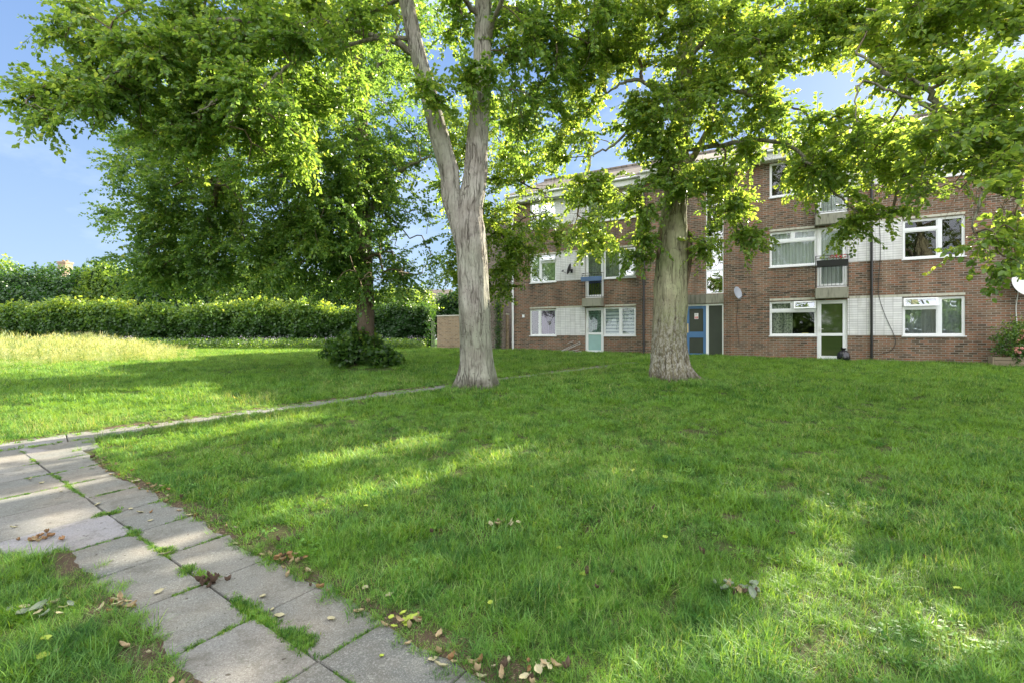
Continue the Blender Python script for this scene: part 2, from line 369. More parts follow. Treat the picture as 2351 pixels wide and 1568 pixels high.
def path():
    mb = MB(); r = random.Random(3)
    def slab(o, d, n, s0, s1, t0, t1, jog=0):
        gp = .006; s0 += gp; s1 -= gp; t0 += gp; t1 -= gp
        rot = r.uniform(-.008, .008); tx, ty = r.uniform(-.004, .004), r.uniform(-.004, .004)
        pts = []
        K = 4
        cs, ct = (s0 + s1) / 2, (t0 + t1) / 2
        # outline with slightly worn, irregular edges
        outl = []
        for (a, b), (c, e) in (((s0, t0), (s1, t0)), ((s1, t0), (s1, t1)), ((s1, t1), (s0, t1)), ((s0, t1), (s0, t0))):
            for k in range(K):
                f = k / K; q = 0.004 if k else .010
                outl.append((a + (c - a) * f + r.uniform(-q, q) * .6, b + (e - b) * f + r.uniform(-q, q) * .6))
        top, low, bot = [], [], []
        for (s, t) in outl:
            s_, t_ = cs + (s - cs) - rot * (t - ct), ct + (t - ct) + rot * (s - cs)
            P = o + d * s_ + n * t_; z = g(P[1]) + .004 + tx * (s - cs) / .3 + ty * (t - ct) / .3
            Q = o + d * (cs + (s_ - cs) * .985) + n * (ct + (t_ - ct) * .985)
            top.append((Q[0], Q[1], z)); low.append((P[0], P[1], z - .007)); bot.append((P[0], P[1], z - .05))
        m = len(outl); f = [tuple(range(m))]
        for a in range(m):
            b = (a + 1) % m
            f += [(m + a, m + b, b, a), (2 * m + a, 2 * m + b, m + b, m + a)]
        mb.add(top + low + bot, f)
    for k in range(-5, 11):
        s0 = .205 + .575 * k; s1 = s0 + .575
        if s0 > 6.0: continue
        slab(P1o, P1d, P1n, s0, s1, 0.0, .43)
        if s0 > 2.4: slab(P1o, P1d, P1n, s0 + .02, s1 + .02, -.62, 0.0); slab(P1o, P1d, P1n, s0 + .02, s1 + .02, -1.15, -.62)
        else: slab(P1o, P1d, P1n, s0, s1, -.43, 0.0)
    s = -4.6
    while s < 12.2:
        slab(P2o, P2d, P2n, s, s + .9, -.30, .30)
        if s < -2.7: slab(P2o, P2d, P2n, s + .25, s + 1.15, -.92, -.31)
        s += .9
    t = NT('paving'); p = t.pos()
    geo = t.n('ShaderNodeNewGeometry'); ri = geo.outputs['Random Per Island']
    base = t.ramp(ri, [(0, (.12, .128, .122)), (.4, (.155, .163, .152)), (.7, (.175, .172, .152)), (.88, (.19, .19, .184)), (.97, (.28, .27, .29))])
    c = t.mix(t.noise(p, 4, 6, .7), t.mix(.45, base, (.16, .15, .12)), base)
    c = t.mix(t.math('MULTIPLY', t.ramp(t.noise(p, 1.5, 4), [(.46, (0, 0, 0)), (.7, (1, 1, 1))]), .35), c, (.27, .20, .13))
    c = t.mix(t.math('MULTIPLY', t.ramp(t.noise(p, 130, 3, .8), [(.5, (0, 0, 0)), (.62, (1, 1, 1))]), .45), c, (.42, .41, .38))
    c = t.mix(t.math('MULTIPLY', t.ramp(t.noise(p, 75, 3, .8), [(.55, (0, 0, 0)), (.64, (1, 1, 1))]), .55), c, (.09, .08, .065))
    c = t.mix(t.math('MULTIPLY', t.ramp(t.noise(p, 6.5, 6, .75), [(.5, (0, 0, 0)), (.66, (1, 1, 1))]), .55), c, (.10, .095, .075))
    lich = t.ramp(t.noise(p, 14, 5, .7), [(.62, (0, 0, 0)), (.66, (1, 1, 1))]); c = t.mix(t.math('MULTIPLY', lich, .35), c, (.36, .36, .31))
    sp = t.ramp(t.noise(p, 22, 2), [(.70, (0, 0, 0)), (.735, (1, 1, 1))])
    c = t.mix(t.math('MULTIPLY', sp, .8), c, (.045, .035, .025))
    t.principled(c, .88, .25, t.bump(t.noise(p, 90, 4, .7), .45, .006))
    o = mb.build('path', t.m); tag(o, kind='structure')
path()

def soil_edge():
    """crumbly soil and leaf litter that has crept over the slab edges"""
    mb = MB()
    def ribbon(o, d, n, s0, s1, t, sg, amp, sd):
        k = int((s1 - s0) / .03); V = []; Fc = []
        for i in range(k + 1):
            s_ = s0 + (s1 - s0) * i / k
            inn = float(.035 + amp * (.5 + .5 * snoise(s_, 0, 4.1, sd)) + .02 * snoise(s_, 0, 17, sd + 1)); 
            for q, dz in ((inn, .0045), (inn - .025, .009), (.0, .013), (-.07, .008), (-.16, -.03)):
                P = o + d * s_ + n * (t - sg * q); V.append((P[0], P[1], g(P[1]) + dz + (.003 * math.sin(s_ * 31 + q * 40) if dz > .005 else 0)))
        for i in range(k):
            for j in range(4): a = i * 5 + j; Fc.append((a, a + 1, a + 6, a + 5) if sg < 0 else (a, a + 5, a + 6, a + 1))
        mb.add(V, Fc)
    ribbon(P1o, P1d, P1n, -1.5, 5.1, .43, 1, .07, 1); ribbon(P1o, P1d, P1n, -1.5, 2.55, -.43, -1, .06, 2)
    ribbon(P2o, P2d, P2n, -4.5, 12, .30, 1, .13, 3); ribbon(P2o, P2d, P2n, -1.2, 12, -.30, -1, .13, 4)
    t = NT('edge_soil'); p = t.pos()
    c = t.mix(t.noise(p, 25, 6, .75), (.035, .025, .017), (.15, .11, .075)); c = t.mix(t.math('MULTIPLY', t.ramp(t.noise(p, 60, 3), [(.6, (0, 0, 0)), (.66, (1, 1, 1))]), .7), c, (.34, .27, .17))
    t.principled(c, .95, .1, t.bump(t.noise(p, 90, 5, .7), .9, .012))
    o = mb.build('soil_edge', t.m); tag(o, 'dark crumbly soil and litter creeping over the slab edges', 'soil', kind='stuff')
soil_edge()

# ------------------------------------------------------------------ grass prototypes
def blades(n, rad, h0, h1, w0, w1, lean=.5, seg=3, seed=0, col0=0., col1=1.):
    r = np.random.default_rng(seed)
    a = r.uniform(0, 2 * PI, n); q = rad * np.sqrt(r.uniform(0, 1, n))
    bx, by = q * np.cos(a), q * np.sin(a)
    h = r.uniform(h0, h1, n); w = r.uniform(w0, w1, n); d = r.uniform(0, 2 * PI, n); ln = r.uniform(.1, 1, n) ** 1.2 * lean
    dx, dy = np.cos(d), np.sin(d); sx, sy = -dy, dx
    tw = r.uniform(-1, 1, n)
    V = np.zeros((n, 2 * seg + 1, 3)); a0 = r.uniform(.05, .75, n) * lean; a1 = r.uniform(.2, 1.5, n) * lean
    cx, cy, z = bx.copy(), by.copy(), np.zeros(n)
    for k in range(seg + 1):
        f = k / seg; ww = w * (1 - f ** 2.2) * .5
        ex = sx * np.cos(tw * f) + dx * np.sin(tw * f); ey = sy * np.cos(tw * f) + dy * np.sin(tw * f)
        if k < seg:
            V[:, 2 * k] = np.stack([cx - ex * ww, cy - ey * ww, z], 1); V[:, 2 * k + 1] = np.stack([cx + ex * ww, cy + ey * ww, z], 1)
        else: V[:, 2 * k] = np.stack([cx, cy, z], 1)
        th = a0 + a1 * (f + .5 / seg); cx = cx + dx * np.sin(th) * h / seg; cy = cy + dy * np.sin(th) * h / seg; z = z + np.cos(th) * h / seg
    st = 2 * seg + 1; base = np.arange(n)[:, None] * st
    fs = []
    for k in range(seg - 1):
        fs.append(base + np.array([2 * k, 2 * k + 1, 2 * k + 3])); fs.append(base + np.array([2 * k, 2 * k + 3, 2 * k + 2]))
    k = seg - 1; fs.append(base + np.array([2 * k, 2 * k + 1, 2 * k + 2]))
    rn = r.uniform(col0, col1, n)
    return V.reshape(-1, 3), np.concatenate(fs), np.tile(rn, len(fs))

def grass_mat(name, dark, mid, light, dry, tfac=.42):
    t = NT(name); a = t.n('ShaderNodeAttribute'); a.attribute_name = 'rnd'
    oi = t.n('ShaderNodeObjectInfo').outputs['Random']
    c = t.ramp(a.outputs['Fac'], [(0, dark), (.5, mid), (.86, light), (.97, dry), (1, dry)])
    p = t.pos(); z1 = t.noise(p, .8, 4); z2 = t.noise(p, 3.0, 4); z3 = t.noise(p, 11, 3)
    c = t.mix(t.ramp(z1, [(.4, (0, 0, 0)), (.62, (.75, .75, .75))]), c, (mid[0] * 1.55, mid[1] * 1.2, mid[2] * .75))
    c = t.mix(t.ramp(z2, [(.46, (0, 0, 0)), (.66, (.7, .7, .7))]), c, (dark[0] * .9, dark[1] * 1.15, dark[2] * 1.9))
    c = t.mix(t.ramp(z3, [(.52, (0, 0, 0)), (.66, (.75, .75, .75))]), c, (light[0] * 1.1, light[1] * 1.05, light[2] * 1.3))
    z4 = t.noise(p, 17, 3); c = t.mix(t.ramp(z4, [(.36, (.8, .8, .8)), (.47, (0, 0, 0))]), c, tuple(x * .55 for x in dark))
    c = t.mix(t.ramp(oi, [(.0, (0, 0, 0)), (.6, (0, 0, 0)), (1, (.8, .8, .8))]), c, (light[0], light[1], light[2] * 1.8))
    c = t.mix(t.ramp(oi, [(.0, (.75, .75, .75)), (.3, (0, 0, 0))]), c, tuple(x * .6 for x in dark))
    d = t.n('ShaderNodeBsdfPrincipled', Base_Color=c, Roughness=.5); d.inputs['Specular IOR Level'].default_value = .3
    tc = t.mix(1.0, c, (2.3, 1.7, .7), 'MULTIPLY'); tr = t.n('ShaderNodeBsdfTranslucent', Color=tc)
    return t.finish(t.n('ShaderNodeMixShader', i0=tfac, i1=d, i2=tr))
M['grass'] = grass_mat('lawn_grass', (.034, .125, .020), (.095, .262, .032), (.205, .39, .06), (.5, .48, .26))
M['meadow'] = grass_mat('meadow_grass', (.07, .17, .03), (.17, .29, .07), (.38, .46, .20), (.58, .53, .44), .45)

def proto(name, parts, mat):
    V = []; Fc = []; A = []; n = 0
    for v, f, a in parts: V.append(v); Fc.append(f + n); A.append(a); n += len(v)
    me = np_mesh(name, np.concatenate(V), np.concatenate(Fc), np.concatenate(A)); me.materials.append(mat)
    return bpy.data.objects.new(name, me)

def scatter(name, protos, pts, scale, label, cat, pick=None):
    """one 'stuff' object: a cloud of points carrying instanced tufts"""
    pc = bpy.data.collections.new(name + '_tufts')
    for p in protos: pc.objects.link(p)
    me = bpy.data.meshes.new(name); me.vertices.add(len(pts)); me.vertices.foreach_set('co', pts.astype(np.float32).ravel())
    a = me.attributes.new('sc', 'FLOAT', 'POINT'); a.data.foreach_set('value', scale.astype(np.float32))
    b = me.attributes.new('pk', 'INT', 'POINT'); b.data.foreach_set('value', (rng.integers(0, len(protos), len(pts)) if pick is None else pick).astype(np.int32))
    o = bpy.data.objects.new(name, me); COL.objects.link(o)
    ng = bpy.data.node_groups.new(name + '_scatter', 'GeometryNodeTree')
    ng.interface.new_socket('Geometry', in_out='INPUT', socket_type='NodeSocketGeometry'); ng.interface.new_socket('Geometry', in_out='OUTPUT', socket_type='NodeSocketGeometry')
    N = ng.nodes; L = ng.links
    gi = N.new('NodeGroupInput'); go = N.new('NodeGroupOutput')
    ci = N.new('GeometryNodeCollectionInfo'); ci.inputs['Collection'].default_value = pc; ci.inputs['Separate Children'].default_value = True; ci.inputs['Reset Children'].default_value = True
    ip = N.new('GeometryNodeInstanceOnPoints'); ip.inputs['Pick Instance'].default_value = True
    na = N.new('GeometryNodeInputNamedAttribute'); na.data_type = 'FLOAT'; na.inputs[0].default_value = 'sc'
    nb = N.new('GeometryNodeInputNamedAttribute'); nb.data_type = 'INT'; nb.inputs[0].default_value = 'pk'
    rv = N.new('FunctionNodeRandomValue'); rv.data_type = 'FLOAT_VECTOR'; rv.inputs[0].default_value = (-.12, -.12, 0); rv.inputs[1].default_value = (.12, .12, 6.283)
    L.new(gi.outputs[0], ip.inputs['Points']); L.new(ci.outputs[0], ip.inputs['Instance'])
    L.new(nb.outputs['Attribute'], ip.inputs['Instance Index'])
    L.new(rv.outputs[0], ip.inputs['Rotation'])
    L.new(na.outputs['Attribute'], ip.inputs['Scale'])
    L.new(ip.outputs[0], go.inputs[0])
    md = o.modifiers.new('scatter', 'NODES'); md.node_group = ng
    return tag(o, label, cat, kind='stuff')

# facade line of the flats, used to keep the lawn clear of them
TH = math.radians(29.55); FX, FY = 11.705, 17.8
NRM = np.array([math.sin(TH), math.cos(TH)]); DIR = np.array([math.cos(TH), -math.sin(TH)])
def fac_d(x, y): return (np.asarray(x) - FX) * NRM[0] + (np.asarray(y) - FY) * NRM[1]

BARE = [(*G(1365, 900), .55, .16), (*G(1620, 992), .28, .16), (*G(2040, 1030), .30, .12), (*G(2080, 917), .3, .16), (*G(1270, 978), .15, .1), (*G(1110, 897), .3, .15),
        (*G(1540, 880), .3, .15), (*G(330, 1265), .18, .10), (*G(850, 850), .9, .5), (*G(1030, 1045), .2, .12), (*G(640, 1225), .16, .1)]
def lawn_points(x0, x1, y0, y1, dens, seed):
    r = np.random.default_rng(seed); n = int((x1 - x0) * (y1 - y0) * dens)
    x = r.uniform(x0, x1, n); y = r.uniform(y0, y1, n)
    k = (np.abs(x) < 1.22 * y + 2.2)
    k &= fac_d(x, y) < .02 + .4 * (x < 6)
    k &= ~((y > 28.6) & (x < -4))
    d = path_dist(x, y)
    edge = .05 * snoise(x, y, 9, 1) + .075 * snoise(x, y, 3.1, 4) - .06
    k &= d > edge - .03
    keep = np.clip((d - edge) / .07, .25, 1)
    for bx, by, ra, rb in BARE:
        q = np.sqrt(((x - bx) / ra) ** 2 + ((y - by) / rb) ** 2) + .35 * snoise(x, y, 6, 3)
        keep = np.minimum(keep, np.clip((q - .75) * 1.6, .03, 1))
    keep = keep * (.82 + .25 * snoise(x, y, 2.6, 5))
    k &= r.uniform(0, 1, n) < keep
    x, y = x[k], y[k]; d = d[k]
    sc_ = .84 + .26 * snoise(x, y, 1.7, 6) + .36 * snoise(x, y, 6.2, 7) + .22 * snoise(x, y, 15, 9) + r.uniform(-.3, .45, len(x))
    sc_ *= np.clip(.72 + d * 1.2, .6, 1)
    # longer tussocks left unmown along the path
    s2_, t2_ = p2(x, y); sc_ = np.where((np.abs(t2_) < .6) & (s2_ > -1.7), sc_ * 1.05, sc_)
    return x, y, np.clip(sc_, .3, 1.9)
def lawn():
    pr = []
    for i in range(5): pr.append(proto('tuft', [blades(40, .06, .03, .075, .002, .0042, 1.15, 3, 10 + i), blades(7, .05, .07, .12, .0018, .003, 1.2, 4, 50 + i, .5, .95)], M['grass']))
    pr.append(proto('tuft_long', [blades(34, .055, .06, .14, .0022, .004, 1.1, 4, 30, .2, .95)], M['grass']))
    pr.append(proto('tuft_dry', [blades(30, .055, .03, .07, .002, .0035, 1.2, 3, 31), blades(3, .04, .08, .13, .0012, .0016, .5, 3, 32, .97, 1)], M['grass']))
    pr2 = [proto('mid_tuft', [blades(34, .075, .035, .085, .0038, .0065, 1.15, 3, 210 + i), blades(6, .06, .08, .14, .003, .0045, 1.15, 3, 250 + i, .55, 1)], M['grass']) for i in range(6)]
    A = []; 
    for args in ((-5, 5, .9, 3.4, 900, 1),): A.append(lawn_points(*args))
    x = np.concatenate([a[0] for a in A]); y = np.concatenate([a[1] for a in A]); s = np.concatenate([a[2] for a in A])
    scatter('lawn_grass', pr, np.stack([x, y, np.maximum(gz(x, y) - .004, np.where(path_dist(x, y) < .02, np.interp(y, GY, GZ) + .002, -1))], 1), s, 'short green lawn grass growing right up to the slab path in the foreground', 'grass',
            rng.choice(7, len(x), p=[.15, .15, .15, .15, .15, .15, .10]))
    A = [lawn_points(*a) for a in ((-7.5, 7.5, 3.4, 5.5, 480, 2), (-10.5, 10.5, 5.5, 8.5, 300, 3))]
    x = np.concatenate([a[0] for a in A]); y = np.concatenate([a[1] for a in A]); s = np.concatenate([a[2] for a in A])
    scatter('lawn_grass', pr2, np.stack([x, y, np.maximum(gz(x, y) - .004, np.where(path_dist(x, y) < .02, np.interp(y, GY, GZ) + .002, -1))], 1), s, 'tangled lawn grass in the middle of the lawn before the two big trees', 'grass')
    pr = [proto('wide_tuft', [blades(60, .13, .05, .12, .005, .010, 1.1, 2, 60 + i), blades(6, .12, .1, .17, .004, .007, 1.0, 2, 160 + i, .6, 1)], M['grass']) for i in range(5)]
    A = [lawn_points(-17, 14, 8.5, 13, 95, 4), lawn_points(-28, 18, 13, 20, 55, 5), lawn_points(-38, 10, 20, 29, 34, 6)]
    x = np.concatenate([a[0] for a in A]); y = np.concatenate([a[1] for a in A]); s = np.concatenate([a[2] for a in A]) * (1 + .012 * (np.clip(y, 8, 30) - 8))
    scatter('distant_grass', pr, np.stack([x, y, gz(x, y) - .004], 1), s, 'mown grass stretching from the trees back to the hedge and the flats', 'grass')
lawn()

def lawn_extras():
    r = np.random.default_rng(77); pr = []
    for i in range(4):
        m = 22; a = r.uniform(0, 6.28, m); rr_ = .05 * np.sqrt(r.uniform(0, 1, m)); P = np.stack([rr_ * np.cos(a), rr_ * np.sin(a), r.uniform(.015, .045, m)], 1)
        A = np.stack([np.cos(a), np.sin(a), r.uniform(-.1, .5, m)], 1); Nn = r.normal(0, .25, (m, 3)) + [0, 0, 1]
        A = A / np.linalg.norm(A, axis=1, keepdims=True); B = np.cross(Nn, A); B /= np.linalg.norm(B, axis=1, keepdims=True); S = r.uniform(.012, .026, m)[:, None]
        v = np.stack([P, P + A * S * .5 - B * S * .45, P + A * S, P + A * S * .5 + B * S * .45], 1).reshape(-1, 3); b = np.arange(m)[:, None] * 4
        me = np_mesh('clover', v, np.concatenate([b + np.array([0, 2, 1]), b + np.array([0, 3, 2])]), np.tile(r.uniform(0, .6, m), 2)); me.materials.append(M['grass']); pr.append(bpy.data.objects.new('clover', me))
    n = 5000; x = r.uniform(-8, 8, n); y = r.uniform(1, 9, n); k = (np.abs(x) < 1.2 * y + 1) & (path_dist(x, y) > .02) & (snoise(x, y, 1.9, 21) + .4 * snoise(x, y, 6, 22) > .3); x, y = x[k], y[k]
    scatter('clover', pr, np.stack([x, y, gz(x, y) + .004], 1), r.uniform(.6, 1.2, len(x)), 'patches of low clover and broad-leaved weeds among the grass', 'weeds')
    pr = [proto('stalks', [blades(5, .05, .14, .26, .0025, .0035, .5, 4, 300 + i, .93, 1)], M['grass']) for i in range(4)]
    n = 2600; s_ = r.uniform(-3.5, 9, n); t_ = np.where(r.uniform(0, 1, n) < .6, r.uniform(.35, 1.9, n), -r.uniform(.3, 1.3, n)); P = P2o + P2d * s_[:, None] + P2n * t_[:, None]; x, y = P[:, 0], P[:, 1]
    k = (path_dist(x, y) > .04) & (snoise(x, y, 2.3, 31) > .0); x, y = x[k], y[k]
    scatter('grass_stalks', pr, np.stack([x, y, gz(x, y)], 1), r.uniform(.6, 1.1, len(x)), 'thin pale flowering grass stalks standing beside the far path', 'grass')
lawn_extras()
def base_tufts():
    r = np.random.default_rng(91); pr = [proto('base_tuft', [blades(30, .05, .06, .20, .003, .0055, .8, 4, 320 + i, .1, .9)], M['grass']) for i in range(4)]; X = []; Y = []
    for b, ra in ((G(1100, 890), .52), (G(1540, 872), .60), (G(840, 840), .42)):
        n = 150; a = r.uniform(0, 6.28, n); q = ra * r.uniform(.85, 1.5, n); X.append(b[0] + q * np.cos(a)); Y.append(b[1] + q * np.sin(a))
    x = np.concatenate(X); y = np.concatenate(Y)
    scatter('base_grass', pr, np.stack([x, y, gz(x, y)], 1), r.uniform(.4, 1.2, len(x)), 'longer unmown grass growing around the feet of the tree trunks', 'grass')
base_tufts()

def meadow():
    pr = []
    for i in range(4):
        st = blades(14, .12, .35, .85, .004, .007, .45, 3, 80 + i)
        V, Fc, A_ = blades(14, .12, .03, .12, .010, .018, .3, 2, 90 + i, .85, 1)   # seed heads lifted on the stalks
        V = V.copy(); V[:, 2] += .5 + .1 * np.repeat(np.random.default_rng(i).uniform(-1, 1, 14), 5)
        pr.append(proto('seeding_grass', [st, blades(70, .16, .12, .42, .005, .009, .7, 3, 85 + i), (V, Fc, A_)], M['meadow']))
    r = np.random.default_rng(5); n = 15000
    x = r.uniform(-37, -6, n); y = r.uniform(13, 28.8, n)
    f = -x / y; edge = .64 + .10 * snoise(x, y, .6, 1) + .3 * np.clip((17.5 - y) / 4, 0, 1)
    k = (f > edge) & (f < 1.25) & (r.uniform(0, 1, n) < np.clip((f - edge) * 6, .15, 1))
    x, y, f, e = x[k], y[k], f[k], edge[k]
    s = np.clip((f - e) * 3.2 + .25, .25, 1) * np.clip((y - 13) / 7, .3, 1) * r.uniform(.6, 1.45, len(x)) * (.85 + .45 * snoise(x, y, .9, 8))
    scatter('long_grass', pr, np.stack([x, y, gz(x, y)], 1), np.clip(s, .15, 1.6), 'tall straw-coloured grass gone to seed in front of the hedge at the left', 'grass')
meadow()

# ------------------------------------------------------------------ foliage engine
def unit(v): return v / (np.linalg.norm(v, axis=-1, keepdims=True) + 1e-9)
def leaf_mesh(name, P, A, Nn, S, rnd, simple_leaf=False, wid=.42):
    """folded leaf blades: P base, A axis, Nn normal, S length"""
    A = unit(A); B = unit(np.cross(Nn, A)); C = np.cross(A, B); S = S[:, None]
    fold = .10
    if simple_leaf:
        v = np.stack([P, P + A * S * .45 - B * S * wid + C * S * fold, P + A * S, P + A * S * .45 + B * S * wid + C * S * fold], 1)
        n = len(P); b = np.arange(n)[:, None] * 4
        f = np.concatenate([b + np.array([0, 2, 1]), b + np.array([0, 3, 2])])
    else:
        v = np.stack([P, P + A * S * .12 - B * S * wid * .75 + C * S * fold, P + A * S * .55 - B * S * wid * .85 + C * S * fold, P + A * S - C * S * .12,
                      P + A * S * .55 + B * S * wid * .85 + C * S * fold, P + A * S * .12 + B * S * wid * .75 + C * S * fold], 1)
        n = len(P); b = np.arange(n)[:, None] * 6
        f = np.concatenate([b + np.array([0, 3, 2, 1]), b + np.array([0, 5, 4, 3])])
    return np_mesh(name, v.reshape(-1, 3), f, np.concatenate([rnd, rnd]))

def sprays(C, r, nt, nl, L, leaf, ctr, droop=.35, flat=.9, upbias=.6):
    """leafy twigs radiating from every clump centre C; returns leaves and twig lines"""
    n = len(C)
    out = unit(C - ctr)
    d = r.normal(0, 1, (n, nt, 3)); d[..., 2] *= flat; d = unit(d + out[:, None] * .55)
    LL = L * r.uniform(.55, 1.15, (n, nt)) 
    T0 = C[:, None] + r.normal(0, .06, (n, nt, 3))
    t = (np.arange(nl) + .5) / nl
    t = np.clip(t[None, None] + r.uniform(-.5, .5, (n, nt, nl)) / nl, .04, 1.0)
    pos = T0[:, :, None] + d[:, :, None] * (LL[:, :, None] * t)[..., None]
    pos[..., 2] -= droop * LL[:, :, None] * t ** 2
    side = unit(np.cross(d, np.array([0, 0, 1.]))); sg = np.where(np.arange(nl) % 2, 1., -1.)
    ax = side[:, :, None] * sg[None, None, :, None] * .8 + d[:, :, None] * .6 + r.normal(0, .35, pos.shape); ax[..., 2] -= .35
    nn = r.normal(0, .55, pos.shape); nn[..., 2] += upbias
    S = leaf * r.uniform(.5, 1.4, pos.shape[:3])
    crnd = r.uniform(-.25, .25, (n, 1, 1))
    rn = np.clip(r.uniform(.1, .9, pos.shape[:3]) * .75 + .12 + crnd, 0, 1)
    rn = np.where(r.uniform(0, 1, rn.shape) < .012, 1, np.minimum(rn, .95))
    pos = pos + ax * (leaf * .25)
    # twig polylines
    tt = np.array([0, .4, .75, 1.0]); tp = T0[:, :, None] + d[:, :, None] * (LL[:, :, None] * tt)[..., None]
    tp[..., 2] -= droop * LL[:, :, None] * tt ** 2
    return pos.reshape(-1, 3), ax.reshape(-1, 3), nn.reshape(-1, 3), S.ravel(), rn.ravel(), tp.reshape(-1, 4, 3)

def fast_tubes(name, lines, r0, r1, mat, parent):
    """many thin 3-sided tubes; lines (N,k,3), r0/r1 arrays"""
    N, k, _ = lines.shape
    t = unit(np.gradient(lines, axis=1)); a = np.array([.31, .52, .79]); u = unit(np.cross(t, a)); w = np.cross(t, u)
    rad = r0[:, None] + (r1 - r0)[:, None] * np.linspace(0, 1, k)[None]
    V = np.stack([lines + (u * math.cos(q) + w * math.sin(q)) * rad[..., None] for q in (0, 2.094, 4.189)], 2)  # N,k,3,3
    b = (np.arange(N)[:, None, None] * k + np.arange(k - 1)[None, :, None]) * 3
    f = np.stack([b + j for j in (0, 1, 2)], -1)[..., 0, :] if False else None
    j = np.arange(3)[None, None]; jn = (j + 1) % 3
    f = np.stack([b + j, b + jn, b + 3 + jn, b + 3 + j], -1).reshape(-1, 4)
    me = np_mesh(name, V.reshape(-1, 3), f); return link(name, me, mat, parent, smooth=True)

def catmull(P, R_, n=6):
    P = [np.array(p, float) for p in P]; out = []; ro = []
    Q = [2 * P[0] - P[1]] + P + [2 * P[-1] - P[-2]]
    for i in range(len(P) - 1):
        a, b, c, d = Q[i:i + 4]
        for k in range(n):
            t = k / n
            out.append(.5 * ((2 * b) + (-a + c) * t + (2 * a - 5 * b + 4 * c - d) * t * t + (-a + 3 * b - 3 * c + d) * t ** 3)); ro.append(R_[i] + (R_[i + 1] - R_[i]) * t)
    out.append(P[-1]); ro.append(R_[-1]); return out, ro

SUN_AZ, SUN_EL = math.radians(46), math.radians(27)
SV = np.array([math.sin(SUN_AZ) * math.cos(SUN_EL), math.cos(SUN_AZ) * math.cos(SUN_EL), math.sin(SUN_EL)])
SUNNY = [np.array([G(*p) for p in poly]) for poly in (
    [(-60, 915), (130, 902), (330, 893), (500, 884), (500, 905), (330, 925), (130, 945), (-60, 962)], [(-60, 975), (200, 950), (470, 920), (500, 925), (380, 950), (130, 985), (-60, 1012)],
    [(20, 1012), (230, 996), (420, 962), (560, 942), (400, 985), (230, 1022), (30, 1060)],
    [(205, 1050), (420, 990), (600, 960), (770, 932), (740, 962), (560, 992), (400, 1030), (250, 1085)],
    [(560, 1078), (700, 1040), (860, 1012), (1020, 1002), (1000, 1036), (820, 1062), (650, 1092)], [(300, 1110), (420, 1072), (530, 1050), (520, 1085), (420, 1120)],
    [(-60, 1152), (160, 1106), (290, 1078), (280, 1096), (150, 1130), (-60, 1175)], [(-60, 1218), (230, 1160), (220, 1180), (60, 1235)], [(150, 1300), (300, 1255), (500, 1205), (470, 1235), (330, 1280), (230, 1310)],
    [(-60, 1235), (60, 1240), (130, 1260), (30, 1300), (-60, 1310)], [(530, 1180), (700, 1145), (880, 1110), (860, 1150), (700, 1190), (560, 1215)],
    [(1280, 1620), (1480, 1500), (1690, 1425), (1790, 1330), (1860, 1262), (1960, 1262), (1930, 1330), (2080, 1350), (2230, 1420), (2420, 1450), (2420, 1620)],
    [(2040, 1310), (2200, 1310), (2351, 1345), (2300, 1370), (2120, 1345)])]
def sunfleck(P):
    """True for leaves whose shadow would fall on one of the sunny patches of the ground"""
    gz_ = np.interp(P[:, 1] - 1.36 * P[:, 2], GY, GZ); h = np.maximum(P[:, 2] - gz_, 0)
    q = P[:, :2] - SV[None, :2] / SV[2] * h[:, None]
    q = q + .07 * np.stack([snoise(q[:, 0], q[:, 1], 6, 1), snoise(q[:, 0], q[:, 1], 6, 2)], 1)
    hit = np.zeros(len(P), bool)
    for poly in SUNNY:
        x, y = q[:, 0], q[:, 1]; ins = np.zeros(len(P), bool); m = len(poly)
        for a in range(m):
            x1, y1 = poly[a]; x2, y2 = poly[(a + 1) % m]
            c = ((y1 > y) != (y2 > y)) & (x < (x2 - x1) * (y - y1) / (y2 - y1 + 1e-9) + x1); ins ^= c
        hit |= ins
    dap = snoise(q[:, 0], q[:, 1], 3.1, 5) + .5 * snoise(q[:, 0], q[:, 1], 8, 6)
    return hit & (dap > -.8)

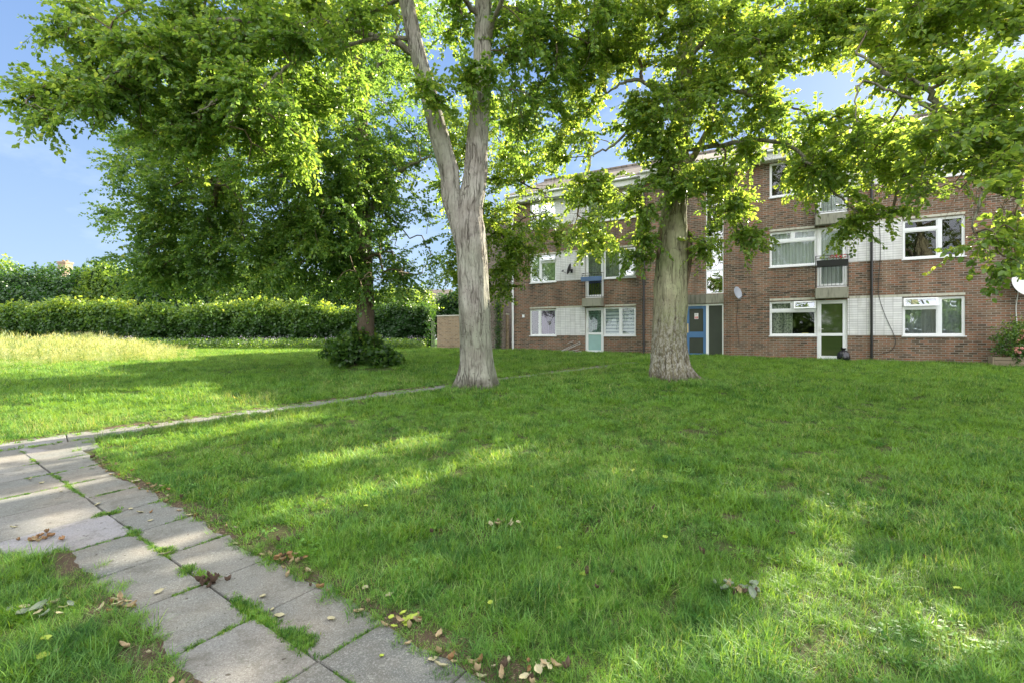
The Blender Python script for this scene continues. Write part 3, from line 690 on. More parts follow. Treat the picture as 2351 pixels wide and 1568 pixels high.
def tree(name, label, base, trunk, limbs, blobs, leafmat, bark, leaf=.085, nt=6, nl=20, L=.55, seed=1, simple_leaf=False, group=None, flute=.08, nsides=28,
         flare=.5, ctr=None, extra=None, droop=.5, twigs=True, twigmat=None, trunk_sub=8):
    droop = .2
    r = np.random.default_rng(seed)
    bz = g(base[1])
    root = empty(name, (base[0], base[1], bz), label=label, cat='tree', group=group)
    off = np.array([base[0], base[1], bz])
    nodes = []; par = []
    mb = MB(); lb = MB()
    ph = r.uniform(0, 6, 4)
    NZ = __import__('mathutils').noise.noise
    def rfun_trunk(p, an):
        h = max(0., p[2] - bz); ca, sa = math.cos(an), math.sin(an)
        lobe = NZ(Vector((ca * 1.6 + ph[0], sa * 1.6, h * .8))) + .5 * NZ(Vector((ca * 3.6, sa * 3.6 + ph[1], h * 1.2)))
        fl = flare * math.exp(-h / .22) * max(.1, 1 + 2.2 * lobe) + .09 * math.exp(-h / .9) * (1 + lobe)
        ft = flute * (math.sin(3 * an + ph[2] + .4 * math.sin(p[2] * .8)) * .6 + math.sin(5 * an + ph[3] + .5 * p[2]) * .4)
        rd = NZ(Vector((ca * 5, sa * 5, p[2] * .9))); ridge = .038 * (1 - 2 * abs(rd)) + .022 * (1 - 2 * abs(NZ(Vector((ca * 10, sa * 10 + 3, p[2] * 2.2)))))
        knob = .06 * max(0, NZ(Vector((ca * 2.2, sa * 2.2 + 9, p[2] * 1.7))) - .25) * 4
        return 1 + fl + ft + (ridge - .05) * (1 + 1.2 * math.exp(-h / .6)) + knob
    for i, (pts, rad) in enumerate(trunk):
        P, Rr = catmull(pts, rad, trunk_sub)
        mb.tube([p - off for p in P], Rr, nsides, True, (lambda p, an: rfun_trunk(p + off, an)))
        for k, p in enumerate(P):
            if p[2] > bz + 2.6: nodes.append(p); par.append(-1)
    for pts, rad in limbs:
        P, Rr = catmull(pts, rad, 6)
        P = [p + r.normal(0, .015, 3) for p in P]
        lb.tube([p - off for p in P], Rr, 9, True, lambda p, an: 1 + .1 * math.sin(3 * an + p[0] * 6) + .06 * math.sin(p[0] * 11 + p[2] * 9))
        for p in P[2:]: nodes.append(p); par.append(-1)
    # clump centres
    C = []
    for b in blobs:
        if len(b) == 7: px, py, rx, ry, Z, dz, n = b; c = W(px, py, Z); rad = np.array([rx * Z / F, dz, ry * Z / F])
        else: c, rad, n = np.array(b[0], float), np.array(b[1], float), b[2]
        d = unit(r.normal(0, 1, (n, 3))) * (r.uniform(.25, 1, (n, 1)) ** .5)
        C.append(c + d * rad)
    C = np.concatenate(C)
    C = C[C[:, 2] > bz + .9]
    nodes = np.array(nodes); par = list(par); main = len(nodes)
    order = np.argsort(np.min(np.linalg.norm(C[:, None] - nodes[None], axis=2), axis=1))
    NN = [p for p in nodes]; cap = main + 4 * len(C); arr = np.zeros((cap, 3)); arr[:main] = nodes; cnt = main
    rootd = np.zeros(cap)
    tip = np.zeros(cap); 
    for ci in order:
        c = C[ci]; dist = np.linalg.norm(arr[:cnt] - c, axis=1) + .25 * rootd[:cnt]
        j = int(np.argmin(dist)); p = arr[j]; dd = np.linalg.norm(c - p); prev = j
        perp = r.normal(0, .10 * dd, 3); sag = np.array([0, 0, .12 * dd])
        for f in (.33, .66, 1.0):
            q = p + (c - p) * f + (perp + sag) * math.sin(PI * f)
            arr[cnt] = q; par.append(prev); rootd[cnt] = rootd[prev] + dd * .33; prev = cnt; cnt += 1
        tip[prev] = 1
    w = tip[:cnt].copy()
    for i in range(cnt - 1, main - 1, -1):
        if par[i] >= 0: w[par[i]] += w[i]
    segs = [(par[i], i) for i in range(main, cnt)]
    a = np.array([s[0] for s in segs]); b = np.array([s[1] for s in segs])
    rr = .0075 * np.sqrt(w) + .0015
    r0 = np.minimum(rr[a], rr[b] * 1.35); r1 = rr[b]
    lines = np.stack([arr[a], (arr[a] + arr[b]) / 2, arr[b]], 1) - off
    mb.build('trunk', bark, root, smooth=True)
    if lb.n: lb.build('limb', M['limb'], root, smooth=True)
    fast_tubes('branch', lines, r0, r1, twigmat or M['twig'], root)
    cc = np.array(ctr if ctr is not None else C.mean(0))
    P, A, Nn, S, rn, tp = sprays(C, r, nt, nl, L, leaf, cc, droop)
    k = (P[:, 2] > bz + .7) & ~sunfleck(P)
    me = leaf_mesh('crown', P[k] - off, A[k], Nn[k], S[k], rn[k], simple_leaf)
    link('crown', me, leafmat, root)
    if twigs:
        q = np.full(len(tp), .0045); fast_tubes('twig', tp - off, q, q * .4, twigmat or M['twig'], root)
    if extra: extra(root, off)
    return root

# ---- the tree with two stems beside the path
Z = 10.53
T1b = G(1100, 890); T1b = (T1b[0], T1b[1])
mz = Z / F
def wl(L, Z0): return [W(x, y, (Z0 + (e[0] if e else 0))) for (x, y, *e) in L]
T1trunk = [(wl([(1098, 905), (1097, 880), (1095, 830), (1092, 760), (1089, 690), (1085, 600), (1079, 530), (1078, 480), (1090, 420), (1096, 330), (1104, 220), (1109, 110), (1112, 0), (1116, -140), (1112, -330), (1105, -520)], Z),
            [r * mz for r in (43, 39, 36, 35.5, 35.5, 35, 35, 31, 27, 24, 21.5, 20, 19, 17, 12, 6)]),
           (wl([(1072, 570), (1058, 515), (1037, 455), (1032, 400), (1008, 310), (982, 205), (955, 105), (934, 0), (905, -130), (860, -300), (820, -450)], Z),
            [r * mz for r in (24, 25, 22, 21.5, 21, 19, 17.5, 16, 13, 9, 4)])]
T1limbs = [(wl([(955, 128, 0), (905, 95, -.2), (850, 80, -.3), (770, 58, -.4), (715, 50, -.5), (655, 74, -.7), (590, 50, -.9), (500, 48, -1.0), (430, 60, -1.1), (360, 88, -1.2), (290, 103, -1.3)], Z), [.075, .068, .062, .058, .056, .055, .05, .042, .034, .024, .014]),
           (wl([(945, 92, 0), (885, 85, -.4), (790, 105, -.8), (700, 128, -1.1), (645, 165, -1.3), (590, 215, -1.4), (520, 290, -1.4)], Z), [.05, .042, .036, .032, .026, .018, .01]),
           (wl([(925, -5, 0), (880, 18, .3), (800, 45, .4), (740, 90, .3), (690, 140, 0)], Z), [.05, .045, .035, .025, .012]),
           (wl([(655, 74, -.7), (590, 120, -1), (545, 160, -1.2), (500, 230, -1.3), (440, 265, -1.4)], Z), [.045, .035, .026, .018, .01]),
           (wl([(360, 88, -1.2), (280, 150, -1.4), (220, 200, -1.5), (130, 250, -1.6), (60, 240, -1.6)], Z), [.028, .022, .018, .012, .006]),
           (wl([(1108, 60, 0), (1170, 20, .2), (1260, 60, .5), (1330, 90, .6)], Z), [.06, .05, .035, .015]),
           (wl([(1100, 40, 0), (1075, 10, -.3), (1050, -30, -.8), (1010, -120, -1.5)], Z), [.06, .05, .04, .02]),
           (wl([(1120, 100, 0), (1135, 40, -.4), (1180, -60, -1.2), (1230, -160, -2.2)], Z), [.06, .05, .04, .02])]
T1blobs = [(190, 225, 85, 45, 9.7, .8, 14), (80, 235, 35, 14, 9.6, .4, 4), (125, 285, 12, 22, 9.4, .3, 2), (240, 120, 90, 55, 9.8, .9, 16), (330, 50, 160, 60, 10.1, .9, 24), (400, 190, 150, 70, 9.9, .9, 28),
           (560, 120, 170, 90, 10.4, 1.1, 36), (560, 250, 140, 70, 10.2, .9, 26), (720, 40, 190, 60, 10.9, 1.1, 34), (740, 190, 130, 70, 11.0, 1.1, 20), (420, 310, 120, 45, 10.1, .8, 15), (620, 340, 150, 50, 10.2, .9, 14),
           (1095, 180, 40, 40, 9.8, .3, 6), (985, 225, 30, 25, 9.9, .3, 4), (1040, 60, 40, 40, 11.6, .5, 6), (1180, 50, 80, 60, 10.6, 1.0, 15), (1230, 170, 80, 80, 10.8, 1.0, 16), (1310, 90, 100, 90, 11, 1.2, 20), (1170, 300, 40, 60, 11.3, .6, 6), (1020, 420, 15, 20, 10.9, .3, 2),
           ((-.9, 10.3, 11.2), (4.4, 3.8, 2.2), 130), ((-5.2, 9.3, 9.8), (2.6, 2.0, 1.3), 50), ((-1.0, 7.6, 10.8), (3.2, 2.2, 1.4), 60)]
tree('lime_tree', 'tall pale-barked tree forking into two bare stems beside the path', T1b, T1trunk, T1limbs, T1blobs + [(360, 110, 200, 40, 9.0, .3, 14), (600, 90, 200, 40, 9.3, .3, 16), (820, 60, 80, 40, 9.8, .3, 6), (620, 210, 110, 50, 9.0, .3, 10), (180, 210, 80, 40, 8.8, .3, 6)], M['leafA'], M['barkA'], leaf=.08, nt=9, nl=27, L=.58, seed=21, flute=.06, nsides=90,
     flare=.17, ctr=(-1.5, 10.5, 6.5), trunk_sub=26)

# ---- the thick single trunk in front of the stair entrance
Z = 11.83; mz = Z / F
T2b = G(1540, 872)
T2trunk = [(wl([(1543, 888), (1541, 866), (1537, 830), (1536, 780), (1539, 700), (1542, 620), (1545, 545), (1548, 490), (1552, 450), (1556, 380), (1562, 290), (1568, 200), (1574, 100), (1580, 0), (1590, -150), (1600, -330)], Z),
            [r * mz for r in (46, 43, 40, 38, 37, 35.5, 32.5, 28, 26, 24, 21, 18, 16, 14, 10, 5)])]
T2limbs = [(wl([(1556, 420, 0), (1625, 300, .1), (1650, 210, .2), (1690, 120, .2), (1740, 60, .1), (1800, 0, 0)], Z), [.09, .08, .07, .055, .04, .02]),
           (wl([(1562, 300, 0), (1620, 222, -.3), (1700, 212, -.6), (1770, 235, -.8), (1820, 250, -.9)], Z), [.07, .06, .05, .04, .02]),
           (wl([(1562, 280, 0), (1500, 205, -.2), (1450, 185, -.3), (1395, 215, -.5)], Z), [.06, .05, .04, .02]),
           (wl([(1560, 330, 0), (1470, 290, -.3), (1400, 340, -.5), (1360, 360, -.6), (1345, 440, -.6)], Z), [.05, .035, .025, .018, .01]),
           (wl([(1560, 350, 0), (1680, 330, -.6), (1800, 330, -1.1), (1880, 400, -1.3), (1960, 480, -1.4), (2040, 500, -1.4)], Z), [.06, .05, .04, .03, .02, .01]),
           (wl([(1570, 150, 0), (1640, 80, -.3), (1740, 75, -.8), (1850, 60, -1.2), (1930, 110, -1.4)], Z), [.06, .05, .04, .03, .015])]
T2blobs = [(1560, 90, 170, 90, 11.6, 1.4, 44), (1410, 70, 110, 80, 11.6, 1.2, 24), (1350, 230, 80, 60, 11.6, .8, 12), (1330, 340, 50, 50, 11.6, .6, 6), (1560, 270, 110, 90, 11.0, .8, 34), (1585, 400, 100, 50, 11.1, .7, 26), (1480, 300, 60, 60, 11.3, .8, 9),
           (1375, 455, 55, 60, 11.2, .5, 12), (1385, 545, 40, 25, 11.2, .3, 5), (1335, 510, 25, 30, 11.2, .3, 4), (1475, 455, 40, 40, 11.3, .5, 8), (1475, 560, 25, 40, 11.5, .4, 5),
           (1670, 430, 55, 60, 11.4, .6, 12), (1630, 560, 25, 25, 11.6, .3, 3), (1700, 545, 30, 25, 11.5, .3, 4), (1755, 300, 100, 70, 11.2, .9, 20), (1690, 160, 120, 70, 11.0, 1.0, 26), (1830, 90, 120, 70, 10.6, 1.0, 24),
           (1930, 300, 90, 32, 10.8, .8, 12), (1870, 400, 60, 45, 10.9, .7, 12), (1990, 375, 85, 55, 10.8, 1.2, 24), (1985, 485, 55, 35, 10.6, .7, 7), (1960, 40, 90, 50, 10, .9, 14),
                      ((4.2, 11.6, 11.0), (4.4, 3.8, 2.0), 120), ((3.6, 8.8, 10.6), (3.0, 2.0, 1.4), 50)]
def t2extra(root, off):
    # dark torn-limb scars either side of the bole
    for a, b in (([(1528, 505, 0), (1519, 535, -.03), (1514, 580, -.05), (1518, 650, 0)], 1), ([(1568, 510, 0), (1580, 548, -.05), (1580, 605, -.05), (1572, 690, .02)], 2)):
        mb = MB(); P, Rr = catmull(wl(a, Z), [.02, .08, .08, .02] if b == 2 else [.015, .06, .055, .015], 6)
        mb.tube([p - off for p in P], Rr, 14, True, lambda p, an: 1 + .16 * math.sin(5 * an + p[2] * 3) + .08 * math.sin(9 * an))
        mb.build('bark_scar', M['barkR'], root, smooth=True)
tree('lime_tree', 'thick single-trunked tree with green bark and torn scars in front of the blue entrance door', T2b, T2trunk, T2limbs, T2blobs, M['leafB'], M['barkB'], leaf=.08, nt=9, nl=27, L=.58, seed=22, flute=.045, nsides=90,
     flare=.13, ctr=(4.0, 12, 6.8), extra=t2extra, trunk_sub=26)

# ---- tree out to the right whose boughs reach into the view
T5b = (11.6, 8.6)
T5trunk = [([(11.6, 8.6, .1), (11.6, 8.6, .6), (11.55, 8.6, 2), (11.4, 8.5, 3.6), (11.2, 8.4, 5.2), (11.0, 8.3, 7.5), (10.9, 8.2, 10)], [.42, .38, .34, .31, .26, .17, .06])]
def w2(L): return [W(*p) for p in L]
T5limbs = [(list([np.array([11.35, 8.5, 4.2])]) + w2([(2480, 330, 8.0), (2351, 325, 7.8), (2230, 262, 7.6), (2160, 250, 7.5), (2120, 200, 7.5), (2030, 165, 7.6), (1963, 122, 7.7)]), [.13, .09, .065, .055, .047, .04, .03, .016]),
           (w2([(2230, 262, 7.6), (2120, 240, 7.5), (2060, 215, 7.5), (1975, 190, 7.5), (1965, 280, 7.4)]), [.03, .024, .02, .016, .008]),
           (w2([(2351, 325, 7.8), (2260, 300, 7.3), (2180, 275, 7.2), (2100, 235, 7.2)]), [.05, .035, .025, .012]),
           (list([np.array([11.4, 8.5, 3.7])]) + w2([(2500, 420, 7.6), (2390, 400, 7.2), (2290, 345, 7.0), (2200, 310, 7.0), (2140, 290, 7.0)]), [.11, .08, .05, .035, .022, .01]),
           (list([np.array([11.2, 8.4, 5.0])]) + w2([(2480, 90, 8.0), (2330, 60, 7.8), (2200, 35, 7.8), (2080, 45, 8.0), (1990, 20, 8.3)]), [.14, .1, .07, .05, .035, .015]),
           (w2([(2390, 400, 7.2), (2330, 450, 6.8), (2260, 440, 6.7), (2230, 540, 6.7)]), [.045, .03, .02, .01])]
T5blobs = [(2220, 60, 130, 60, 7.7, .9, 28), (2050, 60, 110, 50, 8.0, .9, 18), (2140, 150, 120, 45, 7.5, .7, 15), (2260, 200, 80, 60, 7.2, .7, 11), (2180, 300, 90, 40, 7.1, .6, 12), (2290, 330, 60, 50, 7.0, .6, 9), (2300, 430, 55, 50, 6.8, .5, 8),
           (2200, 400, 50, 35, 7.0, .5, 5), (2320, 530, 35, 30, 6.7, .3, 5), (2245, 560, 30, 20, 6.7, .3, 3), (2300, 600, 25, 20, 6.7, .3, 2), (2340, 250, 60, 80, 7.2, .7, 12),
           ((9.9, 10.5, 5.5), (1.1, 1.0, .6), 14), ((8.2, 9.4, 4.4), (.7, .7, .4), 6), ((7.6, 9.5, 5.3), (1.3, 1.0, .5), 16),  # leaf clumps added to this crown to shade the near lawn
           ((10.6, 7.8, 8.6), (3.6, 3.4, 2.4), 130), ((10.3, 5.4, 5.6), (1.8, 1.8, 1.8), 40)]
tree('lime_tree', 'tree at the right edge whose leafy boughs hang in front of the flats', T5b, T5trunk, T5limbs, T5blobs, M['leafB'], M['barkB'], leaf=.08, nt=7, nl=18, L=.48, seed=23, ctr=(11.4, 8.5, 5.5))

# ---- dense dark tree by the hedge
Z = 15.19; mz = Z / F
T3b = G(840, 840)
T3trunk = [(wl([(840, 850), (841, 835), (840, 800), (840, 740), (839, 680), (836, 600), (832, 480), (830, 350), (828, 230), (826, 100), (824, -20), (822, -150), (820, -260)], Z), [r * mz for r in (26, 22, 20, 19.5, 19.5, 19, 18, 16, 14.5, 12.5, 10, 7, 3)])]
T3limbs = [(wl([(834, 560, 0), (780, 470, -.4), (700, 420, -.8), (600, 400, -1.2), (500, 430, -1.6)], Z), [.12, .1, .08, .05, .02]),
           (wl([(832, 450, 0), (760, 350, .4), (680, 280, .8), (600, 250, 1)], Z), [.1, .08, .06, .03]),
           (wl([(834, 520, 0), (880, 430, -.3), (940, 380, -.6), (990, 360, -.8)], Z), [.1, .08, .05, .02]),
           (wl([(830, 280, 0), (800, 200, -.3), (770, 110, -.4), (760, 0, -.5)], Z), [.1, .08, .06, .03]),
           (wl([(830, 250, 0), (860, 180, -.2), (900, 90, -.4), (930, 20, -.5)], Z), [.1, .08, .06, .03])]
T3blobs = [(640, 400, 290, 180, 15.0, 3.6, 190), (430, 440, 120, 140, 14.6, 2.0, 76), (800, 520, 190, 110, 14.4, 2.4, 80), (370, 570, 75, 90, 14.4, 1.4, 40), (375, 640, 50, 35, 14.2, .8, 10), (690, 590, 120, 80, 14.6, 1.8, 46),
           (530, 220, 230, 110, 15.8, 2.6, 80), (820, 310, 180, 170, 15.4, 2.6, 90), (950, 590, 60, 65, 14.6, 1.0, 22), (262, 500, 20, 12, 14.4, .4, 3), (330, 380, 40, 90, 14.6, .8, 8), (830, 60, 190, 110, 16, 2.4, 70), (560, 580, 110, 80, 14.4, 1.4, 36), (860, 640, 110, 35, 14.0, 1.2, 22), (460, 610, 70, 45, 14.6, .8, 10),
           ((-4.8, 15.4, 12.4), (3.8, 3.4, 1.8), 50)]
tree('maple_tree', 'dense dark green broad-crowned tree with a dark straight trunk near the hedge', T3b, T3trunk, T3limbs, T3blobs, M['leafC'], M['barkC'], leaf=.08, nt=10, nl=32, L=.78, seed=24, simple_leaf=True, ctr=(-6.5, 15.2, 6.2), nsides=24, twigs=False, flute=.05)

# ---- tree behind, in front of the left end of the flats
T4b = (-1.6, 19.4)
T4trunk = [([(-1.6, 19.4, .3), (-1.6, 19.4, 1.2), (-1.5, 19.4, 3), (-1.3, 19.3, 5.5), (-1.1, 19.2, 9)], [.3, .24, .22, .17, .06])]
T4blobs = [(1180, 470, 90, 120, 18.4, 1.5, 66), (1075, 560, 55, 120, 19, 1.3, 30), (1185, 590, 40, 45, 18.2, .7, 14), (1245, 430, 50, 70, 18.2, .9, 24), (1150, 640, 30, 45, 18.4, .6, 10), (1150, 330, 130, 100, 19, 1.6, 56), (1060, 330, 70, 120, 19, 1.4, 30), (1270, 540, 25, 25, 18, .5, 4)]
tree('maple_tree', 'sunlit tree behind the forked trunk, hiding the left end of the flats', T4b, T4trunk, [], T4blobs, M['leafD'], M['barkC'], leaf=.095, nt=8, nl=28, L=.72, seed=25, simple_leaf=True, ctr=(-.8, 19, 6), twigs=False)

# ------------------------------------------------------------------ shrubs and hedges
def mass(name, label, cat, base, ells, n, leaf, mat, group=None, seed=1, core=True, rough_=.22, shoots=0, stem=None):
    """leafy shrub: leaves over noisy ellipsoids around a dark woody core"""
    r = np.random.default_rng(seed); bz = g(base[1]); off = np.array([base[0], base[1], bz])
    root = empty(name, tuple(off), label=label, cat=cat, group=group)
    vol = np.array([e[1][0] * e[1][2] + e[1][1] * e[1][2] for e in ells]); vol = vol / vol.sum()
    P = []; Nn = []
    for (c, rad), f in zip(ells, vol):
        m = int(n * f); d = unit(r.normal(0, 1, (m, 3))); ph = r.uniform(0, 6, 3)
        bump = 1 + rough_ * (np.sin(d[:, 0] * 5 + ph[0]) * np.sin(d[:, 1] * 6 + ph[1]) + .6 * np.sin(d[:, 2] * 9 + ph[2] + d[:, 0] * 7)) 
        q = d * np.array(rad) * (bump * r.uniform(.62, 1.06, m) ** .6)[:, None] + np.array(c)
        P.append(q); Nn.append(d)
    P = np.concatenate(P); Nn = np.concatenate(Nn)
    if shoots:
        k = r.choice(len(P), shoots); top = Nn[k, 2] > .1; k = k[top]
        s0 = P[k]; hh = r.uniform(.2, .6, len(k))
        t = r.uniform(0, 1, (len(k), 9)); sp = s0[:, None] + np.stack([r.normal(0, .05, t.shape), r.normal(0, .05, t.shape), t * hh[:, None]], -1)
        P = np.concatenate([P, sp.reshape(-1, 3)]); Nn = np.concatenate([Nn, r.normal(0, 1, (sp.size // 3, 3))])
    k = P[:, 2] > bz + .03; P, Nn = P[k], Nn[k]
    nn = Nn * .6 + r.normal(0, .6, P.shape); nn[:, 2] += .4
    A = r.normal(0, 1, P.shape) + Nn * .4; A[:, 2] -= .2
    S = leaf * r.uniform(.6, 1.3, len(P))
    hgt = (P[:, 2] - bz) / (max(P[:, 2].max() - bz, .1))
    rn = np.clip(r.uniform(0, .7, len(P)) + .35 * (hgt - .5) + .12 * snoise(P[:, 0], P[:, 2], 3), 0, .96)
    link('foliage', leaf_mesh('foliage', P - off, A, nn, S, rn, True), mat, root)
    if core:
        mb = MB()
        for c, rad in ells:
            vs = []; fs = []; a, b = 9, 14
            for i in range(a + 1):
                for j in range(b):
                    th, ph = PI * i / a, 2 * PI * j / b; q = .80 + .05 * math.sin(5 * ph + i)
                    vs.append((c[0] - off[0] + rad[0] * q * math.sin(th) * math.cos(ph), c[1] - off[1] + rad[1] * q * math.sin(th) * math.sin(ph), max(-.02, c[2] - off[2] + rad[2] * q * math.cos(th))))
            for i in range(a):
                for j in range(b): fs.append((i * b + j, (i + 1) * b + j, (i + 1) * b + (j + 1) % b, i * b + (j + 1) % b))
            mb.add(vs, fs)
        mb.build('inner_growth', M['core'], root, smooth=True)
    if stem:
        mb = MB()
        for s in stem: mb.tube([np.array(p) - off for p in s[0]], s[1], 7)
        mb.build('stem', M['twig'], root, smooth=True)
    return root

def hedge(name, label, x0, x1, y0, y1, h, n, mat, seed, leaf=.12):
    r = np.random.default_rng(seed); L = math.hypot(x1 - x0, y1 - y0); d = np.array([(x1 - x0) / L, (y1 - y0) / L]); nr = np.array([d[1], -d[0]])
    bz = g((y0 + y1) / 2); root = empty(name, ((x0 + x1) / 2, (y0 + y1) / 2, bz), label=label, cat='hedge', group='hedges along the far edge of the lawn'); off = np.array(root.location)
    s = r.uniform(0, L, n); front = r.uniform(0, 1, n) < .6
    H = h * (1 + .13 * snoise(s, s * 0, .7, seed) + .09 * snoise(s, s * 0, 3.1, seed + 1))
    wd = .72 + .18 * snoise(s, s * 0, 2.3, seed + 2)
    z = np.where(front, H * r.uniform(.0, 1, n) ** .8, H + r.uniform(-.3, .15, n) + .2 * snoise(s, s * 0, 7, seed))
    dent = 1.3 * snoise(s, z * 1.6, 1.9, 3) + .7 * snoise(s, z * 1.5, 5.3, 5)
    v = np.where(front, wd * (1 - .25 * (z / h) ** 3) + .24 * dent + r.uniform(-.18, .03, n), r.uniform(-.75, .8, n))
    endm = (s < .5) | (s > L - .5); v = np.where(endm, r.uniform(-.75, .8, n), v); 
    X = x0 + d[0] * s + nr[0] * v; Y = y0 + d[1] * s + nr[1] * v
    P = np.stack([X, Y, bz + z], 1)
    sh = r.choice(n, n // 28); sp = P[sh][:, None] + np.stack([r.normal(0, .04, (len(sh), 10)), r.normal(0, .04, (len(sh), 10)), r.uniform(0, .5, (len(sh), 10)) + .05], -1)
    P = np.concatenate([P, sp.reshape(-1, 3)]); m = len(P)
    nn = r.normal(0, .6, (m, 3)); nn[:, 0] += nr[0] * .6; nn[:, 1] += nr[1] * .6; nn[:, 2] += .4
    A = r.normal(0, 1, (m, 3)); A[:, 2] -= .1
    hz = (P[:, 2] - bz) / h; rn = np.clip(r.uniform(0, .6, m) + np.clip(hz - .7, -.35, .6) * .9 + .16 * snoise(P[:, 0], P[:, 2], 2.2), 0, .96)  # leaves lighten towards the top: sunlit top painted into their colour
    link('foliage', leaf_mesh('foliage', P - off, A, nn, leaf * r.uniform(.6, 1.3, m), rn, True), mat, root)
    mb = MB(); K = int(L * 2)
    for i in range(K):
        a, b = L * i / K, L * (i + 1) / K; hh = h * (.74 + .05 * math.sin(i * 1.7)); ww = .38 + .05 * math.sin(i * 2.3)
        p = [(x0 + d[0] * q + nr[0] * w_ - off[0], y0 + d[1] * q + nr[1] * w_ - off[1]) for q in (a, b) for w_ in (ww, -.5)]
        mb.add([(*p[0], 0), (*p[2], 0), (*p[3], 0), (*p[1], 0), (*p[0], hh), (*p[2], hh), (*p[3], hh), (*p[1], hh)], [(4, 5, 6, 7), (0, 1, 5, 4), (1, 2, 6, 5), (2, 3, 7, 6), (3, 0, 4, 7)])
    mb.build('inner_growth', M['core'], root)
hedge('hedge', 'long shaggy hedge with new shoots and a yellow-green sunlit top painted in along the far left', -38, -9.3, 28.6, 30.0, 2.12, 90000, M['hedge'], 3, .15)
hedge('hedge', 'short dark-leaved hedge ending at the brick garden wall', -9.1, -4.75, 29.6, 29.2, 2.2, 22000, M['hedge2'], 4)

def img_mass(name, label, cat, L, Zd, n, leaf, mat, seed, group=None, **k):
    ells = []
    for (px, py, rx, ry) in L:
        c = W(px, py, Zd); ells.append((c, (rx * Zd / F, rx * Zd / F * .7, ry * Zd / F)))
    cx = sum(e[0][0] for e in ells) / len(ells)
    return mass(name, label, cat, (cx, Zd), ells, n, leaf, mat, group, seed, **k)
GB = 'shrubs and small trees behind the hedge'
img_mass('ivy_shrub', 'wide ivy-covered shrub standing above the hedge at the far left', 'shrub', [(60, 690, 110, 70), (190, 690, 90, 72), (-90, 690, 110, 70), (120, 720, 160, 60)], 33, 42000, .17, M['hedge2'], 31, GB, shoots=300)
img_mass('small_tree', 'bright yellow-green small tree beside the ivy-covered shrub', 'tree', [(245, 655, 50, 50), (280, 690, 60, 60), (230, 720, 60, 60)], 32, 14000, .16, M['leafD'], 32, GB, shoots=120)
img_mass('small_tree', 'pale sunlit treetop showing at the left edge of the photo', 'tree', [(8, 640, 34, 42), (40, 660, 30, 30), (8, 700, 40, 60)], 40, 6000, .2, M['leafD'], 33, GB, core=False)
img_mass('shrub', 'dark leafy shrub behind the hedge left of the dark tree', 'shrub', [(370, 680, 70, 70), (440, 700, 60, 60), (350, 730, 80, 50)], 32.5, 16000, .16, M['hedge2'], 34, GB, shoots=80)
img_mass('shrub', 'sunlit bushy shrub rising over the middle of the hedge', 'shrub', [(560, 670, 80, 62), (630, 650, 60, 50), (520, 700, 60, 60), (600, 720, 100, 60)], 33, 24000, .16, M['leafD'], 35, GB, shoots=200)
img_mass('shrub', 'mid-green shrub behind the hedge beside the dark tree trunk', 'shrub', [(740, 690, 80, 60), (800, 680, 60, 60), (770, 730, 90, 50)], 32.5, 16000, .16, M['hedge'], 36, GB, shoots=100)
img_mass('shrub', 'pale flowering shrub above the short dark hedge', 'shrub', [(930, 700, 70, 38), (890, 710, 50, 40)], 33, 9000, .14, M['leafD'], 37, GB, shoots=60)
img_mass('shrub', 'dark evergreen bush behind the sunlit garden wall', 'shrub', [(1030, 712, 42, 36), (1075, 700, 40, 50), (1030, 740, 60, 40)], 36, 12000, .16, M['hedge2'], 38, GB)
# suckers round the foot of the dark tree
c = G(836, 840)
mass('sucker_bush', 'leafy suckers sprouting round the foot of the dark tree trunk', 'bush', c, [((c[0] - .25, c[1] - .1, 1.0), (.75, .65, .5)), ((c[0] + .55, c[1] - .2, .8), (.55, .45, .32)), ((c[0] - .1, c[1] + .1, 1.4), (.42, .4, .4))], 5200, .14, M['hedge'], None, 40, rough_=.3)
# weeds at the hedge foot
def weeds():
    r = np.random.default_rng(9); pr = []
    for i in range(3):
        m = 46; P = np.stack([r.normal(0, .16, m), r.normal(0, .16, m), r.uniform(.03, .5, m)], 1)
        me = leaf_mesh('weed', P, r.normal(0, 1, (m, 3)), r.normal(0, .5, (m, 3)) + [0, 0, .6], r.uniform(.05, .11, m), r.uniform(0, .9, m), True); me.materials.append(M['hedge'])
        pr.append(bpy.data.objects.new('weed', me))
    m = 34; P = np.stack([r.normal(0, .16, m), r.normal(0, .16, m), r.uniform(.3, .62, m)], 1)
    me = leaf_mesh('weed_flower', P, r.normal(0, 1, (m, 3)), r.normal(0, .5, (m, 3)) + [0, 0, .6], r.uniform(.03, .05, m), r.uniform(0, .9, m), True)
    me.materials.append(simple('lilac_flower', (.42, .36, .46), .8, .2, .3, 5)); pr.append(bpy.data.objects.new('weed_flower', me))
    n = 2600; x = r.uniform(-28, -5, n); y = r.uniform(25.5, 28.6, n) - np.clip((-x - 16) * .35, 0, 6) * r.uniform(0, 1, n)
    k = r.uniform(0, 1, n) < np.clip((y - 24.5) / 3.5, .15, 1); x, y = x[k], y[k]
    scatter('weeds', pr, np.stack([x, y, gz(x, y)], 1), r.uniform(.5, 1.2, len(x)), 'leafy weeds with small lilac flowers along the foot of the hedge', 'weeds', r.choice(4, len(x), p=[.31, .31, .31, .07]))
weeds()

